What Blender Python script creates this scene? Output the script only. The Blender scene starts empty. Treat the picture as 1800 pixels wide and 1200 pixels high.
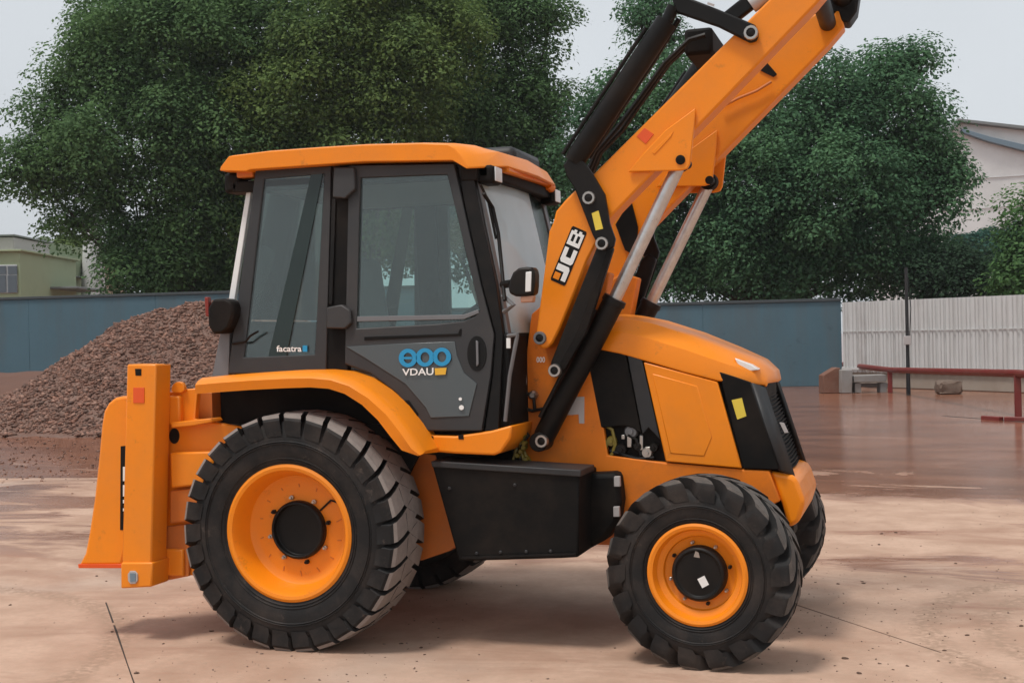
import bpy, bmesh, math, random
import numpy as np
from mathutils import Vector, Matrix

random.seed(7)
RNG = np.random.default_rng(11)
scene = bpy.context.scene
COL = scene.collection
RAD = math.radians

# ------------------------------------------------------------------ camera
TH, FPX, CX, CY, CH, PITCH, ROLL = .309, 2240., 3.315, -7.46, 1.73, -.0046, -.022
_f = np.array([-math.sin(TH)*math.cos(PITCH), math.cos(TH)*math.cos(PITCH), math.sin(PITCH)])
_r = np.array([math.cos(TH), math.sin(TH), 0.])
_u = np.cross(_r, _f)
_r2 = _r*math.cos(ROLL)+_u*math.sin(ROLL)
_u2 = _u*math.cos(ROLL)-_r*math.sin(ROLL)
_c = np.array([CX, CY, CH])
cam_data = bpy.data.cameras.new('camera')
cam_data.sensor_width = 36
cam_data.lens = 36*FPX/1800
cam_data.clip_end = 2000
cam = bpy.data.objects.new('camera', cam_data)
COL.objects.link(cam)
cam.matrix_world = Matrix(((_r2[0], _u2[0], -_f[0], CX), (_r2[1], _u2[1], -_f[1], CY), (_r2[2], _u2[2], -_f[2], CH), (0, 0, 0, 1)))
scene.camera = cam

# ------------------------------------------------------------------ sky, sun, exposure
SUN_EL, SUN_AZ = 68., 212.          # azimuth: degrees from +Y towards +X of where the sun stands
w = bpy.data.worlds.new('World'); scene.world = w; w.use_nodes = True
nt = w.node_tree; nt.nodes.clear()
sky = nt.nodes.new('ShaderNodeTexSky'); sky.sky_type = 'NISHITA'; sky.sun_disc = False
sky.sun_elevation = RAD(SUN_EL); sky.sun_rotation = RAD(SUN_AZ)
sky.air_density = 1.0; sky.dust_density = 4.0; sky.ozone_density = 1.0
hs = nt.nodes.new('ShaderNodeHueSaturation'); hs.inputs['Saturation'].default_value = .22
mixs = nt.nodes.new('ShaderNodeMix'); mixs.data_type = 'RGBA'; mixs.inputs[0].default_value = .72
mixs.inputs[7].default_value = (7.3, 7.75, 8.2, 1)                 # even cloud deck
tc = nt.nodes.new('ShaderNodeTexCoord')
nz = nt.nodes.new('ShaderNodeTexNoise'); nz.inputs['Scale'].default_value = 1.6; nz.inputs['Detail'].default_value = 5
mr = nt.nodes.new('ShaderNodeMapRange'); mr.inputs[1].default_value = .3; mr.inputs[2].default_value = .7
mr.inputs[3].default_value = .90; mr.inputs[4].default_value = 1.10
mul = nt.nodes.new('ShaderNodeMix'); mul.data_type = 'RGBA'; mul.blend_type = 'MULTIPLY'; mul.inputs[0].default_value = 1
bg = nt.nodes.new('ShaderNodeBackground'); bg.inputs['Strength'].default_value = .071
out = nt.nodes.new('ShaderNodeOutputWorld')
L = nt.links.new
L(sky.outputs[0], hs.inputs['Color']); L(hs.outputs[0], mixs.inputs[6]); L(tc.outputs['Generated'], nz.inputs['Vector'])
L(nz.outputs[0], mr.inputs[0]); L(mixs.outputs[2], mul.inputs[6]); L(mr.outputs[0], mul.inputs[7])
L(mul.outputs[2], bg.inputs['Color']); L(bg.outputs[0], out.inputs['Surface'])
sd = bpy.data.lights.new('sun', 'SUN'); sd.energy = 1.5; sd.angle = RAD(12); sd.color = (1, .96, .9)
sun = bpy.data.objects.new('sun', sd); COL.objects.link(sun)
_sv = Vector((math.sin(RAD(SUN_AZ))*math.cos(RAD(SUN_EL)), math.cos(RAD(SUN_AZ))*math.cos(RAD(SUN_EL)), math.sin(RAD(SUN_EL))))
sun.rotation_euler = _sv.to_track_quat('Z', 'Y').to_euler()
vs = scene.view_settings
vs.view_transform = 'Standard'; vs.look = 'None'; vs.gamma = 1; vs.exposure = 0.60

# ------------------------------------------------------------------ helpers: places
def ray(px, py): return _f + _r2*(px-900)/FPX + _u2*(600-py)/FPX
def P(px, py, Y, k=0., z0=1.5):
    """where the sight line through photo point (px, py) meets the upright plane Y (leaning by k)"""
    d = ray(px, py); t = (Y+k*(CH-z0)-CY)/(d[1]-k*d[2]); return _c+d*t
def G(px, py, z=0.):
    d = ray(px, py); return _c+d*((z-CH)/d[2])
def D(px, py, dep): return _c+ray(px, py)*dep

# ------------------------------------------------------------------ helpers: materials
def srgb(r, g, b):
    f = lambda v: ((v/255+.055)/1.055)**2.4 if v > 10 else v/255/12.92
    return (f(r), f(g), f(b), 1)
def mat(name, col, rough=.5, metal=0., spec=.5, coat=0., var=.12, vscale=6., dust=None, dustamt=0., bump=0., bscale=60., rvar=.08, stretch=None, speck=None):
    m = bpy.data.materials.new(name); m.use_nodes = True
    n = m.node_tree.nodes; l = m.node_tree.links.new; b = n['Principled BSDF']
    b.inputs['Roughness'].default_value = rough; b.inputs['Metallic'].default_value = metal
    b.inputs['Specular IOR Level'].default_value = spec; b.inputs['Coat Weight'].default_value = coat
    b.inputs['Coat Roughness'].default_value = .16
    t = n.new('ShaderNodeTexCoord'); geo = n.new('ShaderNodeNewGeometry')
    no = n.new('ShaderNodeTexNoise'); no.inputs['Scale'].default_value = vscale; no.inputs['Detail'].default_value = 6; no.inputs['Roughness'].default_value = .62
    l(geo.outputs['Position'], no.inputs['Vector'])
    mx = n.new('ShaderNodeMix'); mx.data_type = 'RGBA'
    c = col[:3]
    mx.inputs[6].default_value = (*[v*(1-var) for v in c], 1); mx.inputs[7].default_value = (*[min(1, v*(1+var)) for v in c], 1)
    l(no.outputs[0], mx.inputs[0]); res = mx.outputs[2]
    if dust:
        n2 = n.new('ShaderNodeTexNoise'); n2.inputs['Scale'].default_value = vscale*.55; n2.inputs['Detail'].default_value = 9; n2.inputs['Roughness'].default_value = .7
        if stretch:
            mpn = n.new('ShaderNodeMapping'); mpn.inputs['Scale'].default_value = stretch; l(geo.outputs['Position'], mpn.inputs[0]); l(mpn.outputs[0], n2.inputs['Vector'])
        else: l(geo.outputs['Position'], n2.inputs['Vector'])
        r = n.new('ShaderNodeMapRange'); r.inputs[1].default_value = .45; r.inputs[2].default_value = .75; r.inputs[3].default_value = 0; r.inputs[4].default_value = dustamt
        l(n2.outputs[0], r.inputs[0])
        m2 = n.new('ShaderNodeMix'); m2.data_type = 'RGBA'; m2.inputs[7].default_value = (*dust[:3], 1)
        l(r.outputs[0], m2.inputs[0]); l(res, m2.inputs[6]); res = m2.outputs[2]
    if speck:
        n4 = n.new('ShaderNodeTexNoise'); n4.inputs['Scale'].default_value = speck[1]; n4.inputs['Detail'].default_value = 8; n4.inputs['Roughness'].default_value = .75
        l(geo.outputs['Position'], n4.inputs['Vector'])
        r4 = n.new('ShaderNodeMapRange'); r4.inputs[1].default_value = .60; r4.inputs[2].default_value = .74; r4.inputs[3].default_value = 0; r4.inputs[4].default_value = speck[2]; l(n4.outputs[0], r4.inputs[0])
        m4 = n.new('ShaderNodeMix'); m4.data_type = 'RGBA'; m4.inputs[7].default_value = (*speck[0], 1); l(r4.outputs[0], m4.inputs[0]); l(res, m4.inputs[6]); res = m4.outputs[2]
    l(res, b.inputs['Base Color'])
    rr = n.new('ShaderNodeMapRange'); rr.inputs[3].default_value = max(.02, rough-rvar); rr.inputs[4].default_value = min(1, rough+rvar)
    l(no.outputs[0], rr.inputs[0]); l(rr.outputs[0], b.inputs['Roughness'])
    if bump:
        n3 = n.new('ShaderNodeTexNoise'); n3.inputs['Scale'].default_value = bscale; n3.inputs['Detail'].default_value = 4
        l(geo.outputs['Position'], n3.inputs['Vector'])
        bp = n.new('ShaderNodeBump'); bp.inputs['Strength'].default_value = bump; bp.inputs['Distance'].default_value = .01
        l(n3.outputs[0], bp.inputs['Height']); l(bp.outputs[0], b.inputs['Normal'])
    return m
DUST = (.30, .20, .14)
M = {}
M['orange'] = mat('orange_paint', (.86, .246, .005), .40, spec=.35, coat=.12, var=.06, vscale=3, dust=(.52, .20, .05), dustamt=.34, speck=((.26, .10, .03), 9, .55), rvar=.16)
M['orange_worn'] = mat('orange_paint_worn', (.72, .185, .010), .55, spec=.3, var=.10, vscale=5, dust=(.30, .10, .035), dustamt=.55, speck=((.10, .05, .025), 12, .7))
M['orange_dirty'] = mat('orange_paint_dirty', (.60, .16, .018), .55, var=.12, vscale=4, dust=(.30, .13, .05), dustamt=.6)
M['black'] = mat('black_paint', (.007, .0066, .0064), .45, spec=.2, var=.2, vscale=5, dust=DUST, dustamt=.05)
M['black_matte'] = mat('black_plastic', (.0075, .0070, .0068), .62, spec=.12, var=.2, vscale=5, dust=DUST, dustamt=.06)
M['grille'] = mat('grille_plastic', (.024, .025, .027), .5, spec=.35, var=.15, vscale=8, dust=DUST, dustamt=.05)
M['charcoal'] = mat('charcoal_paint', (.034, .0345, .036), .5, spec=.35, var=.10, vscale=3, dust=DUST, dustamt=.07)
M['rubber'] = mat('tyre_rubber', (.013, .0125, .0128), .68, spec=.25, var=.25, vscale=7, dust=(.16, .115, .09), dustamt=.24, speck=((.20, .15, .12), 16, .35), bump=.15, bscale=90)
M['tread'] = mat('tyre_tread_worn', (.25, .215, .195), .85, spec=.2, var=.22, vscale=14, dust=(.06, .05, .045), dustamt=.35, bump=.25, bscale=70)
M['rod'] = mat('ram_rod', (.58, .57, .56), .30, metal=.75, var=.25, vscale=25, dust=(.30, .26, .23), dustamt=.35)
M['tread_dark'] = mat('tyre_tread_dark', (.085, .075, .068), .8, spec=.25, var=.3, vscale=14, dust=(.26, .21, .18), dustamt=.5, bump=.25, bscale=70)
M['steel'] = mat('bare_steel', (.45, .43, .40), .35, metal=.9, var=.2, vscale=20)
M['greymetal'] = mat('grey_metal', (.16, .16, .165), .5, metal=.2, var=.15)
M['white'] = mat('white_print', (.78, .78, .76), .5, var=.05)
M['blue'] = mat('blue_print', (.015, .26, .50), .4, var=.12, vscale=30)
M['yellow'] = mat('yellow_print', (.72, .40, .03), .5, var=.08)
M['label_yellow'] = mat('yellow_label', (.72, .55, .06), .5, var=.08)
M['redorange'] = mat('red_reflector', (.75, .09, .012), .3, var=.08)
M['red'] = mat('red_lens', (.22, .02, .01), .25, var=.1)
M['label_grey'] = mat('grey_label', (.42, .39, .38), .5, var=.08)
M['lamp'] = mat('lamp_glass', (.75, .75, .74), .15, var=.05)
M['hose'] = mat('hose_olive', (.20, .15, .02), .45, var=.4, vscale=30)
M['seat'] = mat('seat_fabric', (.36, .37, .38), .8, var=.15, vscale=20)
M['interior'] = mat('cab_trim', (.22, .225, .225), .7, var=.1)
M['olive'] = mat('sun_blind', (.19, .12, .025), .6, var=.1)
M['skinlens'] = mat('amber_lens', (.42, .22, .14), .3, var=.1)

def glass_mat(name, tint, dust_glare_col, dust_glare_fac, refl=1.0):
    m = bpy.data.materials.new(name); m.use_nodes = True
    n = m.node_tree.nodes; l = m.node_tree.links.new; n.clear()
    o = n.new('ShaderNodeOutputMaterial'); tr = n.new('ShaderNodeBsdfTransparent'); tr.inputs[0].default_value = (*tint, 1)
    gl = n.new('ShaderNodeBsdfGlossy'); gl.inputs['Roughness'].default_value = .04; gl.inputs[0].default_value = (.95, .97, .97, 1)
    di = n.new('ShaderNodeBsdfDiffuse'); di.inputs[0].default_value = (*dust_glare_col, 1)
    fr = n.new('ShaderNodeFresnel'); fr.inputs[0].default_value = 1.5
    geo = n.new('ShaderNodeNewGeometry'); no = n.new('ShaderNodeTexNoise'); no.inputs['Scale'].default_value = 2.2; no.inputs['Detail'].default_value = 5
    l(geo.outputs['Position'], no.inputs['Vector'])
    mrr = n.new('ShaderNodeMapRange'); mrr.inputs[3].default_value = dust_glare_fac*.75; mrr.inputs[4].default_value = dust_glare_fac*1.25; l(no.outputs[0], mrr.inputs[0])
    m1 = n.new('ShaderNodeMixShader'); m2 = n.new('ShaderNodeMixShader')
    l(mrr.outputs[0], m1.inputs[0]); l(tr.outputs[0], m1.inputs[1]); l(di.outputs[0], m1.inputs[2])
    ml = n.new('ShaderNodeMath'); ml.operation = 'MULTIPLY'; ml.inputs[1].default_value = refl; ml.use_clamp = True
    l(fr.outputs[0], ml.inputs[0]); l(ml.outputs[0], m2.inputs[0]); l(m1.outputs[0], m2.inputs[1]); l(gl.outputs[0], m2.inputs[2])
    l(m2.outputs[0], o.inputs[0])
    return m
M['glass'] = glass_mat('tinted_glass', (.84, .94, .92), (.27, .33, .33), .05, 1.45)
M['screen'] = glass_mat('windscreen_glass', (.60, .70, .70), (.66, .84, .92), .80, .30)  # strong pale blue diffuse layer paints the sky's reflection into the glass

# ------------------------------------------------------------------ helpers: meshes
SIDE = 1          # -1 while the far-side twin of a part is being built
def finish(name, bm, m, parent, bevel=0., smooth=True, seg=2, flip=True):
    bmesh.ops.recalc_face_normals(bm, faces=bm.faces)
    if SIDE < 0 and flip:
        for v in bm.verts: v.co.y = -v.co.y
        bmesh.ops.reverse_faces(bm, faces=bm.faces)
    me = bpy.data.meshes.new(name); bm.to_mesh(me); bm.free()
    for mm in (m if isinstance(m, (list, tuple)) else [m]): me.materials.append(mm)
    if smooth:
        me.polygons.foreach_set('use_smooth', [True]*len(me.polygons)); me.set_sharp_from_angle(angle=RAD(34))
    o = bpy.data.objects.new(name, me); COL.objects.link(o)
    if parent: o.parent = parent
    if bevel:
        b = o.modifiers.new('bevel', 'BEVEL'); b.width = bevel; b.segments = seg; b.limit_method = 'ANGLE'; b.angle_limit = RAD(35)
    return o
def add_prism(bm, pts, off, mi=0):
    """closed prism: polygon pts (3D) swept by vector off"""
    off = np.array(off, float)
    a = [bm.verts.new(p) for p in pts]; b = [bm.verts.new(np.array(p)+off) for p in pts]
    n = len(a); fs = [bm.faces.new(a), bm.faces.new(b[::-1])]
    for i in range(n): fs.append(bm.faces.new((a[i], b[i], b[(i+1) % n], a[(i+1) % n])))
    for f in fs: f.material_index = mi
    return a, b
def add_box(bm, x0, x1, y0, y1, z0, z1, mi=0):
    return add_prism(bm, [(x0, y0, z0), (x1, y0, z0), (x1, y0, z1), (x0, y0, z1)], (0, y1-y0, 0), mi)
def add_beam(bm, p0, p1, wd, ht, up=(0, 0, 1), mi=0):
    p0 = Vector(p0); p1 = Vector(p1); d = (p1-p0).normalized(); s = d.cross(Vector(up)).normalized(); u = s.cross(d)
    q = [p0+s*a*wd/2+u*b*ht/2 for a, b in ((-1, -1), (1, -1), (1, 1), (-1, 1))]
    add_prism(bm, [tuple(v) for v in q], tuple(p1-p0), mi)
def add_tube(bm, pts, r, seg=10, cap=True, mi=0):
    pts = [Vector(p) for p in pts]; n = len(pts); rs = r if isinstance(r, (list, tuple)) else [r]*n
    rings = []; side = None
    for i, p in enumerate(pts):
        d = (pts[min(i+1, n-1)]-pts[max(i-1, 0)]).normalized()
        if side is None:
            side = d.cross(Vector((0, 0, 1)));
            if side.length < .05: side = d.cross(Vector((0, 1, 0)))
        side = (side-d*side.dot(d)).normalized(); u = d.cross(side)
        rings.append([bm.verts.new(p+(side*math.cos(a)+u*math.sin(a))*rs[i]) for a in [2*math.pi*j/seg for j in range(seg)]])
    for a, b in zip(rings, rings[1:]):
        for j in range(seg): bm.faces.new((a[j], a[(j+1) % seg], b[(j+1) % seg], b[j])).material_index = mi
    if cap: bm.faces.new(rings[0][::-1]).material_index = mi; bm.faces.new(rings[-1]).material_index = mi
def add_lathe(bm, prof, seg, cen=(0, 0, 0), mi=0, closed=False):
    """prof: (radius, y) about the Y axis through cen"""
    rings = []
    for r, y in prof:
        rings.append([bm.verts.new((cen[0]+r*math.cos(a), cen[1]+y, cen[2]+r*math.sin(a))) for a in [2*math.pi*j/seg for j in range(seg)]])
    pr = list(zip(rings, rings[1:]))
    if closed: pr.append((rings[-1], rings[0]))
    for a, b in pr:
        for j in range(seg): bm.faces.new((a[j], b[j], b[(j+1) % seg], a[(j+1) % seg])).material_index = mi
    if not closed:
        bm.faces.new(rings[0]).material_index = mi; bm.faces.new(rings[-1][::-1]).material_index = mi
def chaikin(pts, n=1, closed=True):
    for _ in range(n):
        o = []
        m = len(pts)
        for i in range(m if closed else m-1):
            a = np.array(pts[i], float); b = np.array(pts[(i+1) % m], float); o += [tuple(a*.75+b*.25), tuple(a*.25+b*.75)]
        pts = o if closed else [pts[0]]+o+[pts[-1]]
    return pts
def plate(name, px, Y, th, m, parent, bevel=.004, k=0., sm=0, seg=2):
    px = chaikin(px, sm) if sm else px
    bm = bmesh.new(); add_prism(bm, [P(x, y, Y, k) for x, y in px], (0, th, 0)); return finish(name, bm, m, parent, bevel, seg=seg)
def ring_plate(name, outer, inner, Y, th, m, parent, bevel=.004, k=0.):
    bm = bmesh.new(); n = len(outer)
    of = [bm.verts.new(P(x, y, Y, k)) for x, y in outer]; nf = [bm.verts.new(P(x, y, Y, k)) for x, y in inner]
    ob = [bm.verts.new(v.co+Vector((0, th, 0))) for v in of]; nb = [bm.verts.new(v.co+Vector((0, th, 0))) for v in nf]
    for i in range(n):
        j = (i+1) % n
        bm.faces.new((of[i], of[j], nf[j], nf[i])); bm.faces.new((ob[i], nb[i], nb[j], ob[j]))
        bm.faces.new((of[i], ob[i], ob[j], of[j])); bm.faces.new((nf[i], nf[j], nb[j], nb[i]))
    return finish(name, bm, m, parent, bevel)
def disc_px(cx, cy, rx, ry=None, n=20):
    ry = ry or rx
    return [(cx+rx*math.cos(2*math.pi*i/n), cy+ry*math.sin(2*math.pi*i/n)) for i in range(n)]
def box(name, x0, x1, y0, y1, z0, z1, m, parent, bevel=.006):
    bm = bmesh.new(); add_box(bm, x0, x1, y0, y1, z0, z1); return finish(name, bm, m, parent, bevel)
def tube(name, pts, r, m, parent, seg=12):
    bm = bmesh.new(); add_tube(bm, pts, r, seg); return finish(name, bm, m, parent)
def empty(name, loc=(0, 0, 0), parent=None):
    o = bpy.data.objects.new(name, None); o.location = loc; o.empty_display_size = .2; COL.objects.link(o)
    if parent: o.parent = parent
    return o
def tag(o, label=None, cat=None, group=None, kind=None):
    for k, v in (('label', label), ('category', cat), ('group', group), ('kind', kind)):
        if v: o[k] = v
    return o
def raw_mesh(name, V, F4, m, parent=None, mats_idx=None, smooth=False):
    """quads from numpy arrays"""
    me = bpy.data.meshes.new(name); nv = len(V); nf = len(F4); kk = F4.shape[1]
    me.vertices.add(nv); me.vertices.foreach_set('co', V.astype(np.float32).ravel())
    me.loops.add(nf*kk); me.loops.foreach_set('vertex_index', F4.astype(np.int32).ravel())
    me.polygons.add(nf); me.polygons.foreach_set('loop_start', np.arange(0, nf*kk, kk, dtype=np.int32))
    if smooth: me.polygons.foreach_set('use_smooth', [True]*nf)
    me.update(calc_edges=True); me.validate()
    for mm in (m if isinstance(m, list) else [m]): me.materials.append(mm)
    if mats_idx is not None: me.polygons.foreach_set('material_index', mats_idx.astype(np.int32))
    o = bpy.data.objects.new(name, me); COL.objects.link(o)
    if parent: o.parent = parent
    return o
def vnoise(x, y, seed=0):
    """cheap smooth value noise on arrays"""
    r = np.random.default_rng(seed).random((64, 64))
    xi = np.floor(x).astype(int); yi = np.floor(y).astype(int); fx = x-xi; fy = y-yi
    fx = fx*fx*(3-2*fx); fy = fy*fy*(3-2*fy)
    g = lambda a, b: r[a % 64, b % 64]
    return (g(xi, yi)*(1-fx)+g(xi+1, yi)*fx)*(1-fy)+(g(xi, yi+1)*(1-fx)+g(xi+1, yi+1)*fx)*fy

# ================================================================== THE SETTING
def ground_material():
    m = bpy.data.materials.new('wet_yard'); m.use_nodes = True
    n = m.node_tree.nodes; l = m.node_tree.links.new; b = n['Principled BSDF']
    geo = n.new('ShaderNodeNewGeometry'); sep = n.new('ShaderNodeSeparateXYZ'); l(geo.outputs['Position'], sep.inputs[0])
    def noise(scale, detail=6, rough=.6, vec=None, dist=0.):
        t = n.new('ShaderNodeTexNoise'); t.inputs['Scale'].default_value = scale; t.inputs['Detail'].default_value = detail
        t.inputs['Roughness'].default_value = rough; t.inputs['Distortion'].default_value = dist
        l(vec or geo.outputs['Position'], t.inputs['Vector']); return t.outputs[0]
    def rng(v, a, bb, c=0., d=1.):
        r = n.new('ShaderNodeMapRange'); r.interpolation_type = 'SMOOTHSTEP'
        for i, x in zip((1, 2, 3, 4), (a, bb, c, d)): r.inputs[i].default_value = x
        l(v, r.inputs[0]); return r.outputs[0]
    def mth(op, a, bb):
        r = n.new('ShaderNodeMath'); r.operation = op
        for i, x in enumerate((a, bb)):
            if isinstance(x, (int, float)): r.inputs[i].default_value = x
            else: l(x, r.inputs[i])
        return r.outputs[0]
    def mix(f, a, bb):
        r = n.new('ShaderNodeMix'); r.data_type = 'RGBA'
        if isinstance(f, (int, float)): r.inputs[0].default_value = f
        else: l(f, r.inputs[0])
        for i, x in ((6, a), (7, bb)):
            if isinstance(x, tuple): r.inputs[i].default_value = (*x, 1)
            else: l(x, r.inputs[i])
        return r.outputs[2]
    # tracks: stretched along the driving direction (world X)
    mp = n.new('ShaderNodeMapping'); mp.inputs['Scale'].default_value = (.42, 1.1, 1); l(geo.outputs['Position'], mp.inputs[0])
    streak = noise(.8, 9, .68, mp.outputs[0], 1.2)
    big = noise(.33, 5, .55, None, .4); mid = noise(1.7, 7, .62); fine = noise(22, 5, .65); speck = noise(70, 3, .6)
    con = mix(rng(mid, .32, .7), (.41, .255, .180), (.56, .375, .278))
    con = mix(rng(fine, .35, .72, 0, .4), con, (.40, .28, .20))
    con = mix(rng(streak, .50, .68, 0, .62), con, (.33, .185, .125))
    con = mix(rng(big, .55, .70, 0, .45), con, (.49, .385, .315))
    con = mix(rng(speck, .68, .76, 0, .22), con, (.12, .085, .065))
    mud = mix(rng(streak, .3, .7), (.145, .054, .031), (.32, .140, .084))
    mud = mix(rng(mid, .4, .75, 0, .5), mud, (.22, .095, .058))
    mud = mix(rng(fine, .5, .75, 0, .35), mud, (.33, .18, .12))
    for cx_, cy_, rr_ in ((5.3, .3, 1.62), (5.3, .3, 1.98), (-3.2, -2.2, 2.3)):
        dv = n.new('ShaderNodeVectorMath'); dv.operation = 'DISTANCE'; dv.inputs[1].default_value = (cx_, cy_, 0); l(geo.outputs['Position'], dv.inputs[0])
        db = mth('ABSOLUTE', mth('SUBTRACT', mth('ADD', dv.outputs['Value'], mth('MULTIPLY', mth('SUBTRACT', mid, .5), .12)), rr_), 0)
        con = mix(mth('MULTIPLY', rng(db, .14, .03, 0, .75), rng(fine, .36, .60)), con, (.33, .215, .148))
    far = mth('ADD', sep.outputs['Y'], mth('MULTIPLY', mth('SUBTRACT', big, .5), 9.0))
    far = mth('ADD', far, mth('MULTIPLY', mth('SUBTRACT', streak, .5), 5.0))
    mask = rng(far, 4.6, 6.6)
    patch = rng(mth('ADD', mth('MULTIPLY', streak, .6), mth('MULTIPLY', mth('ADD', big, 0), .5)), .53, .60, 0, .85)
    mk = mth('MAXIMUM', mask, mth('MULTIPLY', patch, rng(sep.outputs['Y'], -.5, 2.5)))
    isl = rng(noise(.9, 6, .6, mp.outputs[0], .8), .53, .60); mk = mth('MULTIPLY', mk, mth('SUBTRACT', 1.0, mth('MULTIPLY', isl, mth('MULTIPLY', rng(sep.outputs['Y'], 9.5, 7.0), .9))))
    col = mix(mk, con, mud)
    l(col, b.inputs['Base Color'])
    wet = rng(mth('ADD', mth('MULTIPLY', big, .5), mth('MULTIPLY', streak, .5)), .42, .60)
    wetfar = mth('MAXIMUM', mth('MULTIPLY', wet, rng(sep.outputs['Y'], 2.0, 7.0)), mth('MULTIPLY', mk, .9))
    wetall = mth('MAXIMUM', mth('MULTIPLY', rng(big, .52, .66), .35), wetfar)
    l(rng(wetall, 0, 1, .80, .16), b.inputs['Roughness'])
    b.inputs['Specular IOR Level'].default_value = .30
    h = mth('ADD', mth('MULTIPLY', fine, .5), mth('MULTIPLY', mid, 1.5))
    h = mth('ADD', h, mth('MULTIPLY', streak, 2.0))
    bp = n.new('ShaderNodeBump'); bp.inputs['Distance'].default_value = .02; l(h, bp.inputs['Height'])
    l(rng(wetall, 0, 1, .30, .035), bp.inputs['Strength']); l(bp.outputs[0], b.inputs['Normal'])
    return m
M['ground'] = ground_material()
M['joint'] = mat('joint_dirt', (.05, .036, .028), .9, var=.3, vscale=30)
bm = bmesh.new(); add_box(bm, -320, 320, -60, 420, -.6, -.005)
ground = tag(finish('ground', bm, M['ground'], None, smooth=False), kind='structure')
# concrete slabs: 4 m strips laid at an angle to the machine
ua = np.array([-.63, .777, 0]); va = np.array([.777, .63, 0])          # along / across the strips
offs = -1.59
def slab(c0, c1, a0, a1):
    bm = bmesh.new(); g = .006
    q = []
    na, jag = 26, .007
    for i in range(na+1):
        t = a0+g+(a1-a0-2*g)*i/na; q.append(va*(c0+g+random.uniform(-jag, jag)*.5)+ua*t)
    for i in range(na+1):
        t = a1-g-(a1-a0-2*g)*i/na; q.append(va*(c1-g+random.uniform(-jag, jag)*.5)+ua*t)
    q = [p+np.array([0, 0, -.025]) for p in q]
    add_prism(bm, q, (0, 0, .025)); return finish('concrete_slab', bm, M['ground'], ground, 0, smooth=False)
for i in range(-4, 4):
    c0 = offs+4.01*i
    for a0, a1 in ((-9, -1.2-.3*(i % 2)+1.0), (-.2-.3*(i % 2), 9.5)) if False else ((-10, 12),):
        slab(c0, c0+4.01, a0, a1)
bm = bmesh.new()
add_prism(bm, [va*(offs-16.2)+ua*-10.2+np.array([0, 0, -.029]), va*(offs+16.2)+ua*-10.2+np.array([0, 0, -.029]), va*(offs+16.2)+ua*12+np.array([0, 0, -.029]), va*(offs-16.2)+ua*12+np.array([0, 0, -.029])], (0, 0, .0265))
tag(finish('slab_bedding', bm, M['joint'], ground, smooth=False), kind='structure')

def joint_fill(c, a0, a1):
    bm = bmesh.new(); q = [va*(c-.011)+ua*a0, va*(c+.011)+ua*a0, va*(c+.011)+ua*a1, va*(c-.011)+ua*a1]
    add_prism(bm, [p+np.array([0, 0, -.02]) for p in q], (0, 0, .0192)); tag(finish('joint_dirt', bm, M['ground'], ground, smooth=False), kind='structure')
for c, a0, a1 in ((offs, 1.1, 12), (offs, .35, .42), (offs+4.01, -10, -2.4), (offs+4.01, 1.5, 12), (offs-4.01, -10, 12), (offs+8.02, -10, 12)): joint_fill(c, a0, a1)
# ---- boundary walls
M['wallblue'] = mat('blue_wall_paint', (.080, .145, .182), .62, spec=.25, var=.16, vscale=.7, dust=(.095, .11, .115), dustamt=.75, bump=.2, bscale=8, stretch=(3, 3, .35), speck=((.03, .045, .055), 2.2, .5))
M['coping'] = mat('wall_coping', (.055, .065, .07), .8, var=.2, vscale=3)
M['beige'] = mat('beige_render', (.34, .29, .24), .85, var=.12, vscale=1.2, dust=(.22, .15, .11), dustamt=.5)
def wall(name, A, B, h, label, npan, cop=True, th=.22):
    A = np.array([*A, 0.]); B = np.array([*B, 0.]); d = (B-A)/npan; L1 = np.linalg.norm(d); u = d/L1; nn = np.array([-u[1], u[0], 0])
    root = tag(empty(name, tuple(A)), label, 'wall')
    for i in range(npan):
        bm = bmesh.new(); a = d*i+u*.002; b = d*(i+1)-u*.002
        add_prism(bm, [a, b, b+np.array([0, 0, h]), a+np.array([0, 0, h])], nn*th); finish('wall_panel', bm, M['wallblue'], root, .01)
    bm = bmesh.new(); add_prism(bm, [nn*.03, B-A+nn*.03, B-A+nn*.03+np.array([0, 0, h-.02]), nn*.03+np.array([0, 0, h-.02])], nn*(th-.06)); finish('wall_core', bm, M['coping'], root)
    if cop:
        bm = bmesh.new(); e = nn*-.05+np.array([0, 0, h]); add_prism(bm, [e, B-A+e, B-A+e+np.array([0, 0, .09]), e+np.array([0, 0, .09])], nn*(th+.1)); finish('coping', bm, M['coping'], root, .012)
    return root
def topz(px, py, A, B):
    """height of the photo line (px, py) on the upright plane through ground points A-B"""
    A = np.array(A); B = np.array(B); n2 = np.array([-(B-A)[1], (B-A)[0]]); d = ray(px, py)
    t = ((A-_c[:2])@n2)/(d[:2]@n2); return (_c+d*t)[2]
WL0, WL1 = (-70., 22.2), (-11.5, 30.0)
wall('boundary_wall', WL0, WL1, topz(120, 524, WL0, WL1), 'long dark blue wall behind the heap of gravel', 13)
WR0, WR1 = (-11.1, 30.23), (1.1, 32.1)
wall('boundary_wall', WR0, WR1, topz(1400, 531, WR0, WR1), 'low dark blue wall between the orange bonnet and the white sheet fence', 3)

bm = bmesh.new(); add_box(bm, -11.6, -11.0, 29.75, 30.5, 0, 3.75); add_box(bm, -11.68, -10.92, 29.67, 30.58, 3.751, 3.86)
tag(finish('wall_pier', bm, M['coping'], None, .02), 'dark square pier joining the tall and the low blue wall', 'pier')
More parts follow.
